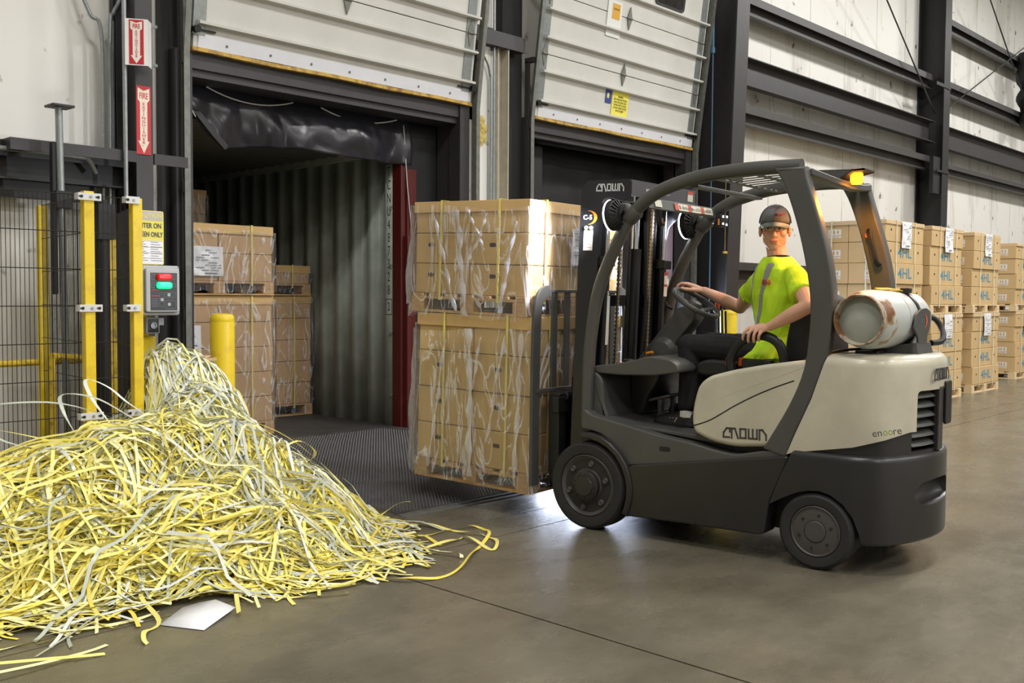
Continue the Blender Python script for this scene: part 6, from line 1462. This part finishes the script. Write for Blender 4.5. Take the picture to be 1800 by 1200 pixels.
for i in range(nx_+1):
    for j in range(ny_+1):
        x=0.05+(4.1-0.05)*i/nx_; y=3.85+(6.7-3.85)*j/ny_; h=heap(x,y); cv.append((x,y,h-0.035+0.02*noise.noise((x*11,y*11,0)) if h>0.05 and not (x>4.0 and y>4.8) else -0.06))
for i in range(nx_):
    for j in range(ny_): a=i*(ny_+1)+j; cf.append((a,a+ny_+1,a+ny_+2,a+1))
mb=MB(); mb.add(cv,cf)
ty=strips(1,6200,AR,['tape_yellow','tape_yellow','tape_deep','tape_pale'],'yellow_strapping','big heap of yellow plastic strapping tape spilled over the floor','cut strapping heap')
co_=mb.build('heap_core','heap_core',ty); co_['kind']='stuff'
strips(3,520,((1.6,4.0),(4.0,5.4)),['tape_white','tape_grey'],'white_strapping','grey-white strips of strapping mixed through the front of the yellow heap','cut strapping heap',0.0,0.05)
strips(4,1500,((2.95,4.0),(5.3,6.5)),['tape_white','tape_white','tape_grey','tape_pale'],'white_strapping','dense grey-white strapping tumbling down the tall end of the heap beside the bollard','cut strapping heap',0.0,0.075)
def strand(pts,z,m,label,w=0.02,seed=0,n=5):
    r=random.Random(seed); P=spline([(x,y,z[i] if isinstance(z,(list,tuple)) else z) for i,(x,y) in enumerate(pts)],n); V=[];F=[]; ph=r.uniform(0,6)
    for i,p in enumerate(P):
        t=(P[min(i+1,len(P)-1)]-P[max(i-1,0)]).normalized(); rr=0.4*math.sin(i*0.35+ph); nx=Vector((-t.y,t.x,0)).normalized(); c,s=math.cos(rr)*w/2,math.sin(rr)*w/2
        zz=p.z+0.010+0.010*math.sin(i*0.5+ph); V+=[(p.x-nx.x*c,p.y-nx.y*c,max(.003,zz-s)),(p.x+nx.x*c,p.y+nx.y*c,max(.003,zz+s))]
    for i in range(len(P)-1): F.append((2*i,2*i+1,2*i+3,2*i+2))
    mb=MB(); mb.add(V,F); return tag(mb.build('strapping_strand',m,angle=80),label,'strapping','loose strapping strands')
strand([(3.823,4.737),(3.896,4.682),(3.995,4.583),(4.014,4.475),(4.037,4.330),(4.035,4.181),(4.078,4.105),(4.060,3.994),(3.967,3.869),(3.880,3.824),(3.917,3.981),(3.963,4.138),(3.901,4.121),(3.748,4.090),(3.574,4.116),(3.432,4.172)],0.004,'tape_yellow','yellow strand looping farthest right over the floor toward the forklift wheel',seed=1)
strand([(3.507,4.346),(3.689,4.365),(3.850,4.333),(4.033,4.318),(4.189,4.283),(4.177,4.173),(4.084,4.049),(3.920,3.947),(3.725,3.822),(3.484,3.665),(3.283,3.624),(3.152,3.686),(3.092,3.817)],0.004,'tape_deep','long yellow strand curling back toward the camera at the right end of the heap',seed=2)
strand([(3.80,4.70),(3.929,4.851),(4.049,4.865),(4.185,4.867)],[.03,.03,.06,.06],'tape_yellow','straight yellow strand end poking over the front edge of the steel ramp',seed=3)
strand([(3.55,4.5),(3.725,4.442),(3.780,4.354),(3.782,4.240),(3.748,4.090)],0.004,'tape_deep','short yellow strand inside the loops at the right end',seed=4)
strand([(3.2,4.5),(3.351,4.488),(3.501,4.398),(3.545,4.146),(3.646,3.873),(3.638,3.813)],[.1,.06,.02,.004,.004,.004],'tape_pale','pale flat strand running out to the right beside the loops',seed=5)
strand([(2.2,4.5),(2.062,4.247),(2.010,3.975),(1.912,3.895),(1.849,3.789),(1.852,3.759)],[.12,.03,.004,.004,.004,.004],'tape_yellow','hooked yellow strand pointing at the camera left of the white paper',seed=6)
strand([(1.714,4.275),(1.733,4.120),(1.711,4.084),(2.052,4.241)],0.004,'tape_pale','bent pale strand at the left front of the heap',seed=7,w=0.02)
strand([(1.313,4.05),(1.413,4.099),(1.540,4.104),(1.706,4.089),(1.941,4.076),(2.053,4.058)],0.004,'tape_pale','long pale strand lying parallel to the left front edge of the heap',seed=8)
strand([(2.6,4.3),(2.450,4.067),(2.388,3.986),(2.289,3.802)],[.09,.02,.02,.02],'tape_yellow','yellow strand crossing the right corner of the white paper',seed=9)
strand([(2.2,4.5),(2.360,4.269),(2.455,4.062),(2.587,3.892),(2.684,3.794),(2.823,3.726)],[.16,.08,.004,.004,.004,.004],'tape_yellow','yellow strand sweeping right along the front of the heap',seed=10)
strand([(2.25,5.3),(2.18,5.35),(2.22,5.45),(2.40,5.40),(2.55,5.30),(2.62,5.10)],[.60,.78,.84,.82,.70,.60],'tape_grey','grey-white strand arching up in a hoop on the crest of the heap',seed=11)
strand([(2.5,5.4),(2.40,5.5),(2.42,5.62),(2.55,5.60),(2.62,5.5),(2.7,5.3)],[.62,.82,.90,.86,.76,.64],'tape_white','white strand standing in a tall hoop near the second fence post',seed=12)
strand([(2.3,5.1),(1.95,5.35),(1.80,5.5),(1.95,5.62),(2.25,5.55),(2.6,5.4)],[.55,.62,.74,.80,.80,.64],'tape_grey','wide grey-white loop reaching left above the crest of the heap',seed=13)
strand([(1.9,5.2),(1.70,5.3),(1.66,5.45),(1.85,5.55),(2.2,5.5)],[.48,.58,.66,.68,.60],'tape_yellow','yellow loop rising in front of the left mesh panel',seed=14)
strand([(3.0,5.5),(3.2,5.35),(3.45,5.25),(3.7,5.1),(3.85,4.9)],[.62,.66,.55,.30,.06],'tape_yellow','yellow strand arching over the right shoulder of the heap above the ramp',seed=21,w=0.02)
strand([(2.9,5.6),(3.2,5.55),(3.5,5.4),(3.75,5.2),(3.9,5.0)],[.68,.70,.52,.28,.05],'tape_pale','pale strand arching behind the right shoulder of the heap',seed=22,w=0.02)
strand([(3.3,5.1),(3.55,5.2),(3.75,5.3),(3.8,5.45),(3.7,5.5)],[.44,.48,.40,.30,.28],'tape_yellow','small yellow loop standing off the right slope of the heap',seed=23,w=0.018)
strand([(2.0,4.7),(2.5,4.5),(2.9,4.6),(3.2,4.5),(3.45,4.55)],[.34,.30,.30,.20,.12],'tape_white','long white strand draped across the front slope of the heap',seed=24,w=0.02)
strand([(1.6,4.75),(1.95,4.62),(2.3,4.7),(2.55,4.85)],[.27,.30,.36,.42],'tape_white','straight white strand lying across the left front slope of the heap',seed=25,w=0.02)
# sheet of paper, small seals and scraps lying about
pv=[(1.995,3.944),(2.093,3.749),(2.328,3.893),(2.325,4.058),(2.269,4.107),(2.181,4.093)]
mb=MB(); mb.add([(x,y,0.004+(.012 if i in (2,3) else 0)) for i,(x,y) in enumerate(pv)]+[(2.18,3.95,.012)],[(i,(i+1)%6,6) for i in range(6)]); o=mb.build('paper_sheet','paper',angle=80); o.modifiers.new('t','SOLIDIFY').thickness=0.001
tag(o,'white sheet of paper lying on the floor in front of the strapping heap','paper')
mat('foil',(210,214,220),0.15,0.9,bump=1.0,bscale=40)
mb=MB(); r_=random.Random(3)
for k in range(5): mb.box((2.14+r_.uniform(-.05,.05),4.45+r_.uniform(-.03,.03),.20+r_.uniform(0,.02)),(.035,.02,.012),(r_.uniform(-1,1),r_.uniform(-1,1),r_.uniform(0,3)))
tag(mb.build('strap_seal','foil',smooth=False),'shiny crumpled metal seals lying on the yellow heap','metal seal')
mb=MB(); mb.bb(3.22,3.42,6.02,6.10,.985,1.0); mb.bb(3.30,3.46,6.0,6.03,.965,.985); tag(mb.build('wood_scrap','pallet_wood'),'splintered wood scraps lying on top of the tall end of the heap','scrap wood')
